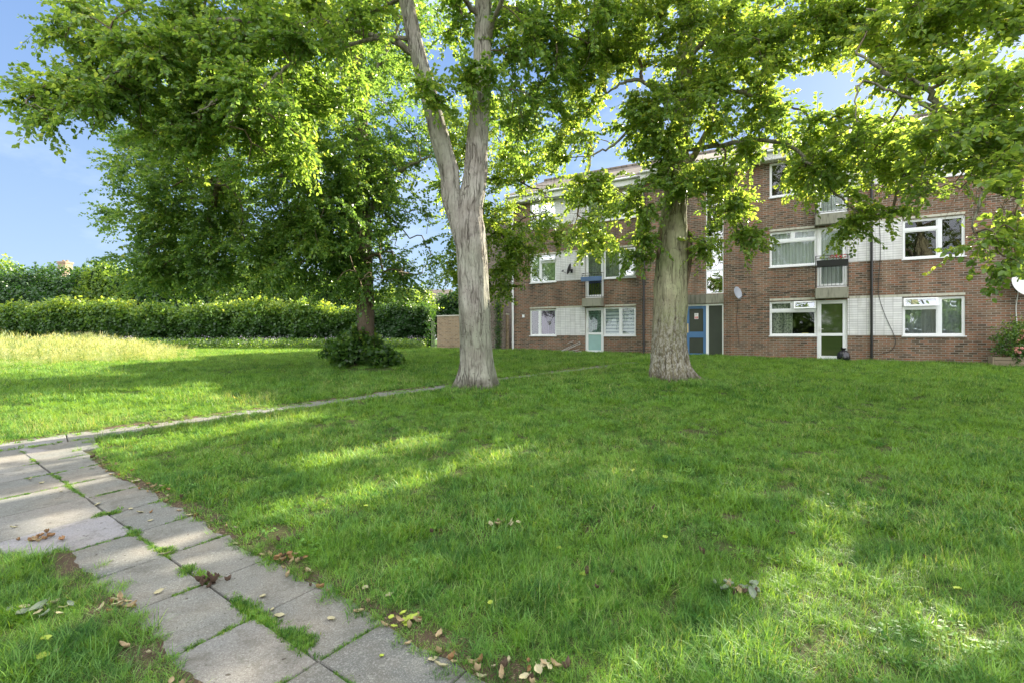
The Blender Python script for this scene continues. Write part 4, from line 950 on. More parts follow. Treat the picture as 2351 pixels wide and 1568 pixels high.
# ------------------------------------------------------------------ the flats
BR = empty('apartment_building', (FX, FY, 0), -TH, label='three-storey brick block of flats with white windows and pale tile panels', cat='building')
FL = .45          # the left wing stands this much further back
SILL = [1.50, 4.12, 6.80]; HEAD = [2.80, 5.46, 8.12]; FLR = [.60, 3.26, 5.94]
def wall_with_holes(mb, u0, u1, z0, z1, y, holes, dep=.10):
    us = sorted({u0, u1, *[h[0] for h in holes], *[h[1] for h in holes]}); zs = sorted({z0, z1, *[h[2] for h in holes], *[h[3] for h in holes]})
    def inh(u, z): return any(h[0] < u < h[1] and h[2] < z < h[3] for h in holes)
    for a, b in zip(us, us[1:]):
        for c, d in zip(zs, zs[1:]):
            if not inh((a + b) / 2, (c + d) / 2): mb.add([(a, y, c), (b, y, c), (b, y, d), (a, y, d)], [(0, 1, 2, 3)])
    for (a, b, c, d) in holes:
        D = y + dep
        mb.add([(a, y, c), (a, D, c), (a, D, d), (a, y, d)], [(0, 3, 2, 1)]); mb.add([(b, y, c), (b, D, c), (b, D, d), (b, y, d)], [(0, 1, 2, 3)])
        mb.add([(a, y, d), (a, D, d), (b, D, d), (b, y, d)], [(0, 1, 2, 3)]); mb.add([(a, y, c), (a, D, c), (b, D, c), (b, y, c)], [(0, 3, 2, 1)])
RW = [(-2.04, -.49)]; RB = (2.01, 3.64); RD = (-.49, .44)
LA = (-12.68, -11.24); LW = (-8.84, -7.35); LD = (-9.74, -8.84)
EU0, EU1 = -13.65, 13.0; SPL = -6.95
holesR = []; holesL = []
for k in range(3):
    holesR += [(-2.04, -.49, SILL[k], HEAD[k]), (RD[0], RD[1], FLR[k], HEAD[k]), (RB[0], RB[1], SILL[k], HEAD[k])]
    holesL += [(LA[0], LA[1], SILL[k], HEAD[k]), (LD[0], LD[1], FLR[k], HEAD[k]), (LW[0], LW[1], SILL[k], HEAD[k])]
    holesR += [(6.6, 8.1, SILL[k], HEAD[k]), (9.6, 11.2, SILL[k], HEAD[k])]
holesR += [(-5.20, -3.68, .5, 2.79), (-4.34, -3.68, 3.20, 8.12)]
TOP = 8.20; DEPTH = 9.2
mb = MB()
wall_with_holes(mb, SPL, EU1, 0, TOP, 0, holesR); wall_with_holes(mb, EU0, SPL, 0, TOP, FL, holesL)
mb.add([(SPL, 0, 0), (SPL, FL, 0), (SPL, FL, TOP), (SPL, 0, TOP)], [(0, 3, 2, 1)])
mb.add([(EU0, FL, 0), (EU0, DEPTH, 0), (EU0, DEPTH, TOP), (EU0, FL, TOP)], [(0, 3, 2, 1)])
mb.add([(EU1, 0, 0), (EU1, DEPTH, 0), (EU1, DEPTH, TOP), (EU1, 0, TOP)], [(0, 1, 2, 3)])
mb.add([(EU0, DEPTH, 0), (EU1, DEPTH, 0), (EU1, DEPTH, TOP), (EU0, DEPTH, TOP)], [(0, 3, 2, 1)])
# gables
for u in (EU0, EU1): mb.add([(u, (0 if u > 0 else FL), TOP), (u, DEPTH, TOP), (u, 4.8, 10.35)], [(0, 1, 2)])
mb.build('wall', M['brick'], BR)
# set-back wing at the left end
mb = MB(); mb.box(EU0 - 3.4, EU0 - .002, 2.0, DEPTH - .3, 0, 7.9); mb.build('wing', M['brick_grey'], BR)
# roof with fascia and gutter
mb = MB(); e = .38
for (a, b, y0) in ((EU0 - .3, SPL, FL - e), (SPL, EU1 + .3, -e)):
    mb.add([(a, y0, 8.58), (b, y0, 8.58), (b, 4.8, 10.62), (a, 4.8, 10.62), (a, y0, 8.50), (b, y0, 8.50), (b, 4.8, 10.5), (a, 4.8, 10.5)], [(0, 1, 2, 3), (4, 7, 6, 5), (0, 4, 5, 1), (1, 5, 6, 2), (3, 7, 4, 0)])
mb.add([(EU0 - .3, 4.8, 10.62), (EU1 + .3, 4.8, 10.62), (EU1 + .3, DEPTH + e, 8.58), (EU0 - .3, DEPTH + e, 8.58)], [(0, 1, 2, 3)])
ro = mb.build('roof', M['roof'], BR)
mb = MB(); mb.tube([(EU0 - .3, 4.8, 10.64), (EU1 + .3, 4.8, 10.64)], .11, 8); mb.build('ridge_tile', M['roof'], ro)
mb = MB()
for (a, b, y0) in ((EU0 - .28, SPL - .001, FL - e + .03), (SPL + .001, EU1 + .28, -e + .03)):
    mb.box(a, b, y0, y0 + .03, 8.16, 8.492)                       # fascia board
    mb.box(a, b, y0 + .031, (FL if y0 > 0 else 0) - .002, 8.14, 8.17)  # soffit
mb.build('fascia', M['bark_brush'], BR)
mb = MB()
for (a, b, y0) in ((EU0 - .28, SPL, FL - e - .04), (SPL, EU1 + .28, -e - .04)): mb.tube([(a, y0, 8.47), (b, y0, 8.47)], .055, 8)
mb.build('gutter', M['white'], BR, smooth=True)
# dark rooms behind the glass
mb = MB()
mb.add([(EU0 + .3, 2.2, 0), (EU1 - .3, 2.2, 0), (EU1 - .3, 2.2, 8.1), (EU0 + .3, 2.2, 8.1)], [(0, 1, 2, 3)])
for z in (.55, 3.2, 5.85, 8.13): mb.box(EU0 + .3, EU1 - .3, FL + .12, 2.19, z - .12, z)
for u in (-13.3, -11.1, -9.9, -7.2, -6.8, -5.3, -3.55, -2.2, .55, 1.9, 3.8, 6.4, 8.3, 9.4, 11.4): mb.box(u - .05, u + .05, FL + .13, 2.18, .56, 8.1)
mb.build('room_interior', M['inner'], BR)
# tile panels
for (a, b, y) in ((.44, 2.01, 0), (-11.24, -9.74, FL)):
    for k in range(3):
        mb = MB(); mb.box(a + .003, b - .003, y - .006, y + .05, SILL[k] + .02, HEAD[k] + .03); mb.build('tile_panel', M['tile'], BR)
# lintels
for k in range(3):
    if k == 2: continue
    for (a, b, y) in ((-2.04, RD[0] - .07, 0), (RD[1] + .06, RB[1], 0), (LA[0], LD[0] - .1, FL), (LD[1] + .06, LW[1], FL)):
        mb = MB(); mb.box(a, b, y - .012, y + .04, HEAD[k] + .032, HEAD[k] + .11); mb.build('lintel', M['lintel'], BR)

def ring(mb, a, b, c, d, y0, y1, w):
    mb.box(a, b, y0, y1, d - w, d); mb.box(a, b, y0, y1, c, c + w); mb.box(a, a + w, y0, y1, c + w, d - w); mb.box(b - w, b, y0, y1, c + w, d - w)
def curtain_mesh(a, b, c, d, y, amp=.025, wl_=.11, ph=0):
    n = max(8, int((b - a) / .02)); V = []; Fc = []
    for i in range(n + 1):
        u = a + (b - a) * i / n; yy = y + amp * math.sin(u / wl_ * 2 * PI + ph + .8 * math.sin(u * 9)); V += [(u, yy, c), (u, yy, d)]
    for i in range(n): Fc.append((2 * i, 2 * i + 2, 2 * i + 3, 2 * i + 1))
    m = MB(); m.add(V, Fc); return m
def window(u0, u1, z0, z1, y, cells, curtains=(), glassm='glass', open_=None, label=None):
    """cells: fractions (a,b,c,d) of the opening; first mesh is the frame, children: pane, sash, curtain, sill"""
    mb = MB(); pm = MB(); W_, H_ = u1 - u0, z1 - z0; yf = y + .035
    fr = None; todo = []
    for i, (a, b, c, d) in enumerate(cells):
        A, B, C_, D = u0 + a * W_, u0 + b * W_, z0 + c * H_, z0 + d * H_
        ring(mb, A, B, C_, D, yf, yf + .06, .045)
        if open_ and i in open_: todo.append((A, B, C_, D, open_[i])); continue
        ring(mb, A + .047, B - .047, C_ + .047, D - .047, yf + .012, yf + .05, .03)
        pm.box(A + .078, B - .078, yf + .028, yf + .034, C_ + .078, D - .078) if False else pm.add([(A + .076, yf + .03, C_ + .076), (B - .076, yf + .03, C_ + .076), (B - .076, yf + .03, D - .076), (A + .076, yf + .03, D - .076)], [(0, 1, 2, 3)])
    fr = mb.build('window', M['white'], BR)
    if label: fr['label'] = label
    if pm.n: pm.build('pane', M[glassm], fr)
    for (A, B, C_, D, ang) in todo:          # top-hung sash swung open at the bottom
        s = MB(); h = D - C_; 
        s2 = MB(); ring(s, A + .03, B - .03, -h + .03, -.02, -.02, .03, .055)
        o = s.build('sash', M['white'], fr); o.location = (0, yf - .005, D); o.rotation_euler = (-ang, 0, 0)
        p = MB(); p.add([(A + .08, .005, -h + .085), (B - .08, .005, -h + .085), (B - .08, .005, -.08), (A + .08, .005, -.08)], [(0, 1, 2, 3)])
        # the sash glass rides with the sash
        g_ = p.build('sash_glass', M['glass_bright'], fr); g_.location = o.location; g_.rotation_euler = o.rotation_euler
    s = MB(); s.box(u0 - .03, u1 + .03, y - .045, y + .034, z0 - .035, z0 - .001); s.build('sill', M['white'], fr)
    for (a, b, c, d, mt) in curtains:
        if mt == 'blind': m = MB(); m.add([(u0 + a * W_, y + .16, z0 + c * H_), (u0 + b * W_, y + .16, z0 + c * H_), (u0 + b * W_, y + .16, z0 + d * H_), (u0 + a * W_, y + .16, z0 + d * H_)], [(0, 1, 2, 3)]); m.build('blind', M['blind'], fr)
        else: curtain_mesh(u0 + a * W_, u0 + b * W_, z0 + c * H_, z0 + d * H_, y + .125, .018).build('curtain', M[mt], fr, smooth=True)
    return fr
cA = [(0, 1, 0, .73), (0, .5, .73, 1), (.5, 1, .73, 1)]
cB = [(0, .6, 0, .74), (0, .6, .74, 1), (.6, 1, 0, 1)]
full = (.02, .98, .01, .99)
window(-2.04, -.49, SILL[0], HEAD[0], 0, cA, [(.02, .50, .01, .99, 'patterned')], open_={2: .38}, label='window with its small top light pushed open and a patterned curtain')
window(-2.04, -.49, SILL[1], HEAD[1], 0, cA, [(*full, 'net')])
window(-2.04, -.49, SILL[2], HEAD[2], 0, [(0, .5, 0, 1), (.5, 1, 0, 1)], [])
window(*RB, SILL[0], HEAD[0], 0, cB, [(.04, .60, .01, .99, 'net'), (.62, .98, .01, .99, 'net')], open_={1: .22}, glassm='glass_bright')  # pale net curtains stand in for a bright reflection in these panes
window(*RB, SILL[1], HEAD[1], 0, cB, [])
window(*RB, SILL[2], HEAD[2], 0, cB, [(*full, 'beige')], glassm='glass_bright')
cL = [(0, .37, 0, 1), (.37, 1, 0, 1)]
window(*LA, SILL[0], HEAD[0], FL, cL, [(.4, .97, .01, .99, 'purple')], label='window with a purple curtain')
window(*LA, SILL[1], HEAD[1], FL, [(0, .4, 0, 1), (.4, 1, 0, .76), (.4, 1, .76, 1)], [(*full, 'net')], open_={2: .3}, glassm='glass_bright')
window(*LA, SILL[2], HEAD[2], FL, cL, [(*full, 'net')], glassm='glass_bright')
cR = [(0, .53, 0, 1), (.53, 1, 0, 1)]
window(*LW, SILL[0], HEAD[0], FL, cR, [(.02, .98, .06, .99, 'blind')], label='window with a striped blind')
window(*LW, SILL[1], HEAD[1], FL, cR, [(*full, 'net')], open_={1: .14}, glassm='glass_bright')
window(*LW, SILL[2], HEAD[2], FL, cR, [(*full, 'net')], glassm='glass_bright')
for k in range(3):
    window(6.6, 8.1, SILL[k], HEAD[k], 0, cA, [(*full, 'net')]); window(9.6, 11.2, SILL[k], HEAD[k], 0, cB, [])
# tall stair window
zs = [3.20, 4.14, 5.50, 6.82, 8.12]
mb = MB(); pm = MB()
for a, b in zip(zs, zs[1:]):
    ring(mb, -4.34, -3.68, a, b, .02, .08, .035); pm.add([(-4.305, .05, a + .035), (-3.715, .05, a + .035), (-3.715, .05, b - .035), (-4.305, .05, b - .035)], [(0, 1, 2, 3)])
sw = mb.build('stair_window', M['white'], BR); pm.build('pane', M['glass_bright'], sw)
mb = MB(); mb.box(-4.08, -3.92, .09, .094, 4.75, 4.95); mb.build('notice', M['signw'], sw)

def door(u0, u1, z0, z1, y, top, low, label=None, curtain=None, mid=None):
    m = mid or z0 + .90; mb = MB(); ring(mb, u0, u1, z0, z1, y + .035, y + .095, .05)
    ring(mb, u0 + .052, u1 - .052, z0 + .052, z1 - .052, y + .045, y + .09, .085)
    mb.box(u0 + .137, u1 - .137, y + .047, y + .088, m - .05, m + .05)
    o = mb.build('door', M['white'], BR)
    if label: o['label'] = label
    a, b = u0 + .135, u1 - .135
    for (c, d, mt) in ((m + .05, z1 - .137, top), (z0 + .137, m - .05, low)):
        p = MB(); p.add([(a, y + .068, c), (b, y + .068, c), (b, y + .068, d), (a, y + .068, d)], [(0, 1, 2, 3)]); p.build('pane', M[mt], o)
    h = MB(); h.box(u0 + .085, u0 + .11, y + .028, y + .044, m + .08, m + .3); h.tube([(u0 + .097, y + .03, m + .2), (u0 + .097, y - .01, m + .2), (u0 + .2, y - .01, m + .2)], .009, 6); h.build('handle', M['white_dish'], o)
    if curtain: curtain_mesh(a - .03, b + .03, (m if low != 'glass' else z0 + .1), z1 - .1, y + .125, .015, .09).build('curtain', M[curtain], o, smooth=True)
    return o
t_ = NT('painted_green_reflection'); t_.principled(t_.mix(t_.noise(t_.obj(), 1.5, 2), (.035, .06, .02), (.06, .085, .025)), .04, .8); M['green'] = t_.m  # reflected greenery is painted into the glass as mottled green
door(*RD, FLR[0] + .04, HEAD[0], 0, 'green', 'green', 'white back door with dark green reflections painted into its glass beside the bin bag')
door(*RD, FLR[1], HEAD[1], 0, 'glass', 'glass', curtain='net')
door(*RD, FLR[2], HEAD[2], 0, 'glass', 'glass', curtain='net')
door(*LD, FLR[0] + .1, HEAD[0], FL, 'glass', 'frost', 'white door with a teal curtain and frosted lower pane', curtain='teal')
door(*LD, FLR[1], HEAD[1], FL, 'glass_bright', 'glass_bright', curtain='net')
door(*LD, FLR[2], HEAD[2], FL, 'glass_bright', 'glass_bright', curtain='net')
# juliet balconies
def balcony(u0, u1, k, y):
    z = FLR[k]; mb = MB(); mb.box(u0 - .06, u1 + .01, y - .30, y - .001, z - .41, z - .03); o = mb.build('balcony', M['concrete'], BR, bevel=.01)
    r = MB(); a, b, yy = u0 - .05, u1, y - .28; zb, zt = z + .03, z + 1.13
    for zz in (zb, z + .72, zt - .1, zt): r.tube([(a, yy, zz), (b, yy, zz)], .011, 6)
    for u in (a, b):
        r.tube([(u, yy, z - .1), (u, yy, zt)], .012, 6)
        for zz in (zb, zt): r.tube([(u, yy, zz), (u, y, zz)], .011, 6)
    n = 8
    for i in range(1, n): r.tube([(a + (b - a) * i / n, yy, zb), (a + (b - a) * i / n, yy, z + .72)], .008, 5)
    r.build('railing', M['black'], o)
balcony(*RD, 1, 0); balcony(*RD, 2, 0); balcony(*LD, 1, FL); balcony(*LD, 2, FL)
# entrance: concrete band, door screen
mb = MB(); mb.box(-5.25, -4.36, -.10, -.001, 2.80, 3.18); mb.build('canopy_slab', concrete_mat('stained_concrete', (.10, .095, .075), (.26, .25, .2), .9), BR, bevel=.01)
mb = MB(); mb.box(-4.355, -3.67, -.05, -.001, 2.81, 3.17); mb.build('concrete_panel', M['concrete'], BR, bevel=.008)
mb = MB(); y0, y1 = .03, .10
mb.box(-5.20, -3.68, y0, y1, 2.72, 2.79); mb.box(-5.20, -5.11, y0, y1, .55, 2.72); mb.box(-4.34, -4.24, y0, y1, .55, 2.72); mb.box(-3.73, -3.68, y0, y1, .55, 2.72)
es = mb.build('entrance_screen', M['white'], BR)
mb = MB(); mb.add([(-4.24, .08, .55), (-3.73, .08, .55), (-3.73, .08, 2.72), (-4.24, .08, 2.72)], [(0, 1, 2, 3)]); mb.build('side_panel', M['frost_dark'], es)
mb = MB(); mb.box(-5.3, -4.2, -.12, .03, .5, .66); mb.build('doorstep', M['concrete'], BR)
mb = MB(); ring(mb, -5.108, -4.342, .68, 2.718, .045, .085, .11); mb.box(-4.998, -4.452, .047, .083, 1.42, 1.66)
bd = mb.build('entrance_door', M['blue'], BR); bd['label'] = 'blue entrance door with dark glass'
for (c, d) in ((1.66, 2.608), (.79, 1.42)):
    mb = MB(); mb.add([(-4.998, .07, c), (-4.452, .07, c), (-4.452, .07, d), (-4.998, .07, d)], [(0, 1, 2, 3)]); mb.build('pane', M['frost_dark'], bd)
mb = MB(); mb.box(-5.08, -5.03, .035, .044, 1.62, 2.0); mb.build('push_plate', M['brass'], bd)
# notice on the door: a thing of its own
def fpt(u, y, z): p = np.array([FX, FY]) + DIR * u + NRM * y; return (p[0], p[1], z)
sg = empty('door_sign', fpt(-4.72, .066, 2.30), -TH, label='small white and red notice on the glass of the blue entrance door', cat='sign')
mb = MB(); mb.box(-.075, .075, -.006, 0, -.12, .12); mb.build('sign_plate', M['signw'], sg)
mb = MB(); mb.box(-.062, .062, -.009, -.0065, -.10, -.02)
mb.build('red_panel', M['signr'], sg)
for i in range(4):
    mb = MB(); mb.box(-.05, .05 - .02 * (i % 2), -.0085, -.0065, .02 + .022 * i, .03 + .022 * i); mb.build('lettering', M['signk'], sg)
for i in range(2):
    mb = MB(); mb.box(-.05, .05 - .02 * i, -.0112, -.0095, -.08 + .03 * i, -.07 + .03 * i); mb.build('lettering', M['signw'], sg)
# pipes
def pipe(name, u, y, z0, z1, r, mt, label, brackets=True):
    mb = MB(); mb.tube([(u, y, z0), (u, y, z1 - .25), (u, y - .02, z1 - .12), (u, y - .12, z1)], r, 10)
    if brackets:
        for i in range(4):
            z = z0 + .7 + (z1 - z0) * i / 4.2; mb.tube([(u, y, z), (u, y, z + .06)], r * 1.25, 10)
    o = mb.build(name, M[mt], BR, smooth=False); o['label'] = label; return o
pipe('downpipe', 1.14, -.07, .45, 8.5, .04, 'blackpipe', 'black downpipe crossing the tile panels')
pipe('downpipe', -6.86, -.07, .45, 8.5, .045, 'blackpipe', 'black downpipe beside the stair bay')
pipe('downpipe', -7.02, FL - .07, .45, 8.5, .035, 'blackpipe', 'thin black downpipe at the edge of the left wing')
pipe('downpipe', -13.62, FL - .07, .45, 8.5, .055, 'white', 'white downpipe at the left corner')

def top_mesh(mb, name, mat, loc, rz, label, cat, group=None, smooth=False):
    o = mb.build(name, mat, None, smooth); o.location = loc; o.rotation_euler = (0, 0, rz); return tag(o, label, cat, group)
# boxes on the wall
mb = MB(); mb.box(-.06, .06, -.05, 0, -.07, .07); mb.box(-.045, .045, -.056, -.05, -.055, .055); top_mesh(mb, 'wall_vent', M['white'], fpt(-13.03, FL, 2.48), -TH, 'small white vent box near the white corner pipe', 'vent')
mb = MB(); mb.box(-.05, .05, -.08, 0, -.08, .08); mb.tube([(0, -.085, .08), (0, -.085, -.08)], .02, 8); top_mesh(mb, 'meter_box', M['white_dish'], fpt(-5.36, 0, 2.42), -TH, 'small pale box on the wall left of the blue entrance door', 'box')
L_ = empty('security_light', fpt(4.9, 0, 5.25), -TH, label='small black floodlight high on the brickwork at the right edge', cat='light')
mb = MB(); mb.box(-.02, .02, -.08, 0, -.02, .02); mb.build('bracket', M['black'], L_)
mb = MB(); mb.box(-.09, .09, -.14, -.081, -.055, .055); mb.build('lamp_housing', M['black'], L_); mb = MB(); mb.box(-.075, .075, -.145, -.1405, -.04, .04); mb.build('lens', M['signw'], L_)

# satellite dishes
def dish(u, y, z, rad, mt, az, el, label, arm=.35, g_='satellite dishes fixed to the flats'):
    r = empty('satellite_dish', fpt(u, y, z), -TH, label=label, cat='satellite dish', group=g_)
    b = MB(); b.box(-.05, .05, -.012, 0, -.09, .09); b.tube([(0, -.01, 0), (0, -.16, .0), (0, -.2, .06)], .016, 8); b.build('bracket', M['black'], r)
    n, m = 5, 24; V = [(0, 0, 0)]; Fc = []
    for i in range(1, n + 1):
        q = i / n
        for j in range(m):
            a = 2 * PI * j / m; V.append((rad * .92 * q * math.cos(a), -.16 * rad * q * q * 1.6, rad * 1.08 * q * math.sin(a)))
    for j in range(m): Fc.append((0, 1 + j, 1 + (j + 1) % m))
    for i in range(n - 1):
        for j in range(m): Fc.append((1 + i * m + j, 1 + (i + 1) * m + j, 1 + (i + 1) * m + (j + 1) % m, 1 + i * m + (j + 1) % m))
    b = MB(); b.add(V, Fc); o = b.build('reflector', M[mt], r, smooth=True); sm = o.modifiers.new('s', 'SOLIDIFY'); sm.thickness = .008
    o.location = (0, -.22, .06); o.rotation_euler = (el, 0, az)
    Rm = Matrix.Rotation(az, 3, 'Z') @ Matrix.Rotation(el, 3, 'X'); o0 = Vector((0, -.22, .06))
    tip = o0 + Rm @ Vector((0, -arm, -rad * .75)); low = o0 + Rm @ Vector((0, -.04, -rad * 1.0))
    b = MB(); b.tube([low, tip], .011, 6); b.build('arm', M['black'], r)
    b = MB(); d = (Rm @ Vector((0, .06, .06))); b.tube([tip - d * .4, tip + d * .9], [.022, .03], 8); b.build('receiver', M['black'], r)
    return r
dish(-3.17, 0, 3.10, .23, 'grey_dish', 1.0, -.25, 'grey satellite dish seen edge-on right of the blue entrance door')
dish(4.86, 0, 3.0, .33, 'white_dish', .55, -.35, 'large white satellite dish above the rose bush')
dish(-10.42, FL, 4.58, .24, 'black', -1.45, -.3, 'dark satellite dish turned sideways on the upper tile panel of the left wing')
# cables
def cable(pts, r, mt, label, name='cable'):
    P, Rr = catmull([fpt(*p) for p in pts], [r] * len(pts), 6); o0 = P[0]; mb = MB(); mb.tube([p - o0 for p in P], Rr, 5)
    return top_mesh(mb, name, M[mt], tuple(o0), 0, label, 'cable')
cable([(1.42, -.02, 7.6), (1.36, -.02, 6), (1.4, -.02, 4.4), (1.34, -.02, 3.1), (1.5, -.02, 2.3), (1.75, -.02, 1.6), (1.82, -.03, 1.3), (1.7, -.02, 1.0), (1.35, -.02, .85)], .008, 'black', 'loose black cable hanging in a loop over the tile panels')
cable([(4.86, -.16, 2.9), (4.84, -.03, 2.4), (4.86, -.03, 1.9), (4.9, -.03, 1.4), (4.92, -.03, 1.0)], .014, 'cable_w', 'thick white cable running down from the large white dish')
cable([(-3.17, -.1, 2.9), (-3.15, -.02, 2.6), (-3.2, -.02, 2.1), (-3.14, -.02, 1.6), (-3.12, -.02, 1.2)], .007, 'black', 'black cable dropping from the grey dish')
cable([(-3.1, -.1, 3.02), (-2.6, -.02, 3.0), (-2.2, -.02, 3.1), (-1.5, -.02, 3.14), (-.56, -.02, 3.2)], .006, 'black', 'thin black cable strung from the grey dish to the balcony')

# planters on the balconies
def planter(u0, u1, y, z0, z1, mt, label, flower, nleaf, seed):
    r = empty('planter_box', fpt((u0 + u1) / 2, y, z0), -TH, label=label, cat='planter', group='flower boxes hung on the balcony railings')
    w = (u1 - u0) / 2; b = MB(); b.add([(-w * .97, -.09, 0), (w * .97, -.09, 0), (w * .97, .05, 0), (-w * .97, .05, 0), (-w, -.11, z1 - z0), (w, -.11, z1 - z0), (w, .07, z1 - z0), (-w, .07, z1 - z0)],
        [(0, 3, 2, 1), (0, 1, 5, 4), (1, 2, 6, 5), (2, 3, 7, 6), (3, 0, 4, 7)]); b.build('box', M[mt], r, bevel=.006)
    b = MB(); b.box(-w * .95, w * .95, -.095, .055, z1 - z0 - .05, z1 - z0 - .03); b.build('soil', M['core'], r)
    q = np.random.default_rng(seed); P = np.stack([q.uniform(-w * .8, w * .9, nleaf), q.uniform(-.1, .05, nleaf), z1 - z0 + q.uniform(-.03, .12, nleaf)], 1)
    link('leaves', leaf_mesh('leaves', P, q.normal(0, 1, P.shape), q.normal(0, .5, P.shape) + [0, 0, .5], q.uniform(.03, .06, nleaf), q.uniform(0, .9, nleaf), True), M['hedge'], r)
    if flower:
        m = 90; P = np.stack([q.normal(w * .3, w * .28, m), q.uniform(-.12, .05, m), z1 - z0 + q.uniform(.04, .18, m)], 1)
        link('flowers', leaf_mesh('flowers', P, q.normal(0, 1, P.shape), q.normal(0, .5, P.shape) + [0, -.3, .5], q.uniform(.03, .05, m), q.uniform(0, .9, m), True), M[flower], r)
planter(-.52, .42, -.40, 3.98, 4.20, 'black', 'black planter of red geraniums on the balcony above the white back door', 'red', 80, 1)
planter(-9.78, -8.80, FL - .40, 4.0, 4.2, 'bluebox', 'blue trough on the balcony rail of the left wing', None, 30, 2)
# yellow box on the window sill inside
mb = MB(); mb.box(-.1, .1, -.04, .04, 0, .07); mb.box(-.104, .104, -.044, .044, .0705, .085); top_mesh(mb, 'storage_box', M['yellow'], fpt(-.86, .17, SILL[0] + .02), -TH, 'small yellow box behind the ground-floor window with the open top light', 'box')

# bin bag
def bag():
    p = fpt(.30, -.32, 0); z = float(gz(p[0], p[1])) - .01
    r = empty('bin_bag', (p[0], p[1], z), .3, label='tied black bin bag leaning by the white back door', cat='bin bag')
    V = []; Fc = []; n, m = 16, 36; rr = random.Random(4)
    prof = [(0, .10), (.015, .14), (.06, .175), (.14, .19), (.22, .185), (.30, .165), (.36, .12), (.39, .075), (.405, .04), (.415, .032), (.43, .05), (.455, .075), (.47, .085), (.475, .06), (.47, .03), (.46, .01)]
    for i, (z_, q) in enumerate(prof):
        for j in range(m):
            a = 2 * PI * j / m; f = 1 + .07 * math.sin(5 * a + i * .4) + .05 * math.sin(11 * a - i * .5) + .04 * math.sin(17 * a + i)
            if i > 8: f += .3 * math.sin(3 * a)
            V.append((q * f * math.cos(a) * 1.05, q * f * math.sin(a) * .95, z_ + .012 * math.sin(7 * a + i)))
    for i in range(n - 1):
        for j in range(m): Fc.append((i * m + j, i * m + (j + 1) % m, (i + 1) * m + (j + 1) % m, (i + 1) * m + j))
    Fc.append(tuple(range(m))[::-1]); Fc.append(tuple((n - 1) * m + j for j in range(m)))
    b = MB(); b.add(V, Fc); o = b.build('sack', M['bag'], r, smooth=True)
    b = MB(); b.tube([(.035 * math.cos(a), .035 * math.sin(a), .41) for a in np.linspace(0, 2 * PI, 12)], .008, 5, False); b.build('tie', M['bag'], r)
    for s in (-1, 1):
        b = MB(); b.add([(s * .02, -.01, .43), (s * .07, -.03, .50), (s * .13, .0, .52), (s * .10, .03, .46), (s * .03, .02, .43)], [(0, 1, 2, 3, 4)]); b.build('ear', M['bag'], r)
bag()
# folded clothes airer lying against the wall
def airer():
    p = fpt(-10.3, FL - .25, 0); z = float(gz(p[0], p[1]))
    r = empty('clothes_airer', (p[0], p[1], z), -TH, label='collapsed white wire clothes airer lying against the brickwork left of the teal-curtained door', cat='airer')
    def bar(a, b, nm, rad=.009): m = MB(); m.tube([a, b], rad, 6); m.build(nm, M['cable_w'], r)
    bar((-.62, 0, .03), (.30, .18, .48), 'leg'); bar((-.55, -.08, .02), (.36, .12, .40), 'leg'); bar((-.30, .1, .40), (.0, .18, .52), 'rail'); bar((-.62, 0, .03), (-.55, -.08, .02), 'rail'); bar((.30, .18, .48), (.36, .12, .40), 'rail')
    bar((-.2, -.1, .02), (.35, .02, .14), 'rail'); bar((-.35, -.1, .03), (.2, .1, .33), 'rail', .006); bar((.0, -.15, .01), (.5, -.05, .05), 'rail')
airer()

# rose bush in a wooden trough at the right edge
def roses():
    c = fpt(4.72, -.75, 0); z = float(gz(c[0], c[1]))
    r = empty('wooden_planter', (c[0], c[1], z), -TH - .05, label='weathered wooden trough at the foot of the wall, right edge', cat='planter')
    for i, (a, b) in enumerate(((.02, .115), (.125, .22), (.23, .325))):
        m = MB(); m.box(-.62, .75, -.25, -.225, a, b); m.build('plank', M['wood'], r, bevel=.004); m = MB(); m.box(-.62, .75, .225, .25, a, b); m.build('plank', M['wood'], r, bevel=.004)
    for u in (-.645, .755): m = MB(); m.box(u - .02, u + .02, -.25, .25, .0, .33); m.build('end_board', M['wood'], r, bevel=.004)
    m = MB(); m.box(-.618, .735, -.222, .222, .20, .28); m.build('soil', M['core'], r)
    bz = g(c[1]); bb = (c[0], c[1]); Z_ = z + .3
    root = mass('rose_bush', 'bush of pale pink roses growing in the wooden trough at the right edge', 'plant', bb, [((c[0] - .15, c[1], Z_ + .38), (.5, .42, .48)), ((c[0] + .45, c[1] - .15, Z_ + .35), (.5, .4, .4)), ((c[0] + .1, c[1] + .1, Z_ + .75), (.4, .3, .34))], 4600, .06, M['hedge'], None, 55, core=False, rough_=.4, shoots=50,
         stem=[([(c[0] - .2, c[1], Z_ - .1), (c[0] - .25, c[1] + .05, Z_ + .4), (c[0] - .3, c[1], Z_ + .7)], [.012, .009, .004]), ([(c[0] + .1, c[1], Z_ - .1), (c[0] + .2, c[1] - .05, Z_ + .5)], [.012, .006]), ([(c[0] - .3, c[1], Z_ - .1), (c[0] - .5, c[1] + .1, Z_ + .3)], [.01, .005])])
    q = np.random.default_rng(3)
    for i in range(24):
        a = q.uniform(-.75, .9); hh = q.uniform(.15, .85) if abs(a) < .5 else q.uniform(.1, .6)
        ctr = np.array([c[0] + a * .8, c[1] - .38 + q.uniform(-.12, .15) + (hh - .4) * .35, Z_ + hh]); rad = q.uniform(.04, .06); n = 16
        d = unit(q.normal(0, 1, (n, 3))); P = ctr + d * rad * .3 - np.array(root.location)
        me = leaf_mesh('bloom', P, d + [0, 0, .3], d, np.full(n, rad), q.uniform(0, 1, n), False, .6); link('bloom', me, M['pink'], root)
roses()

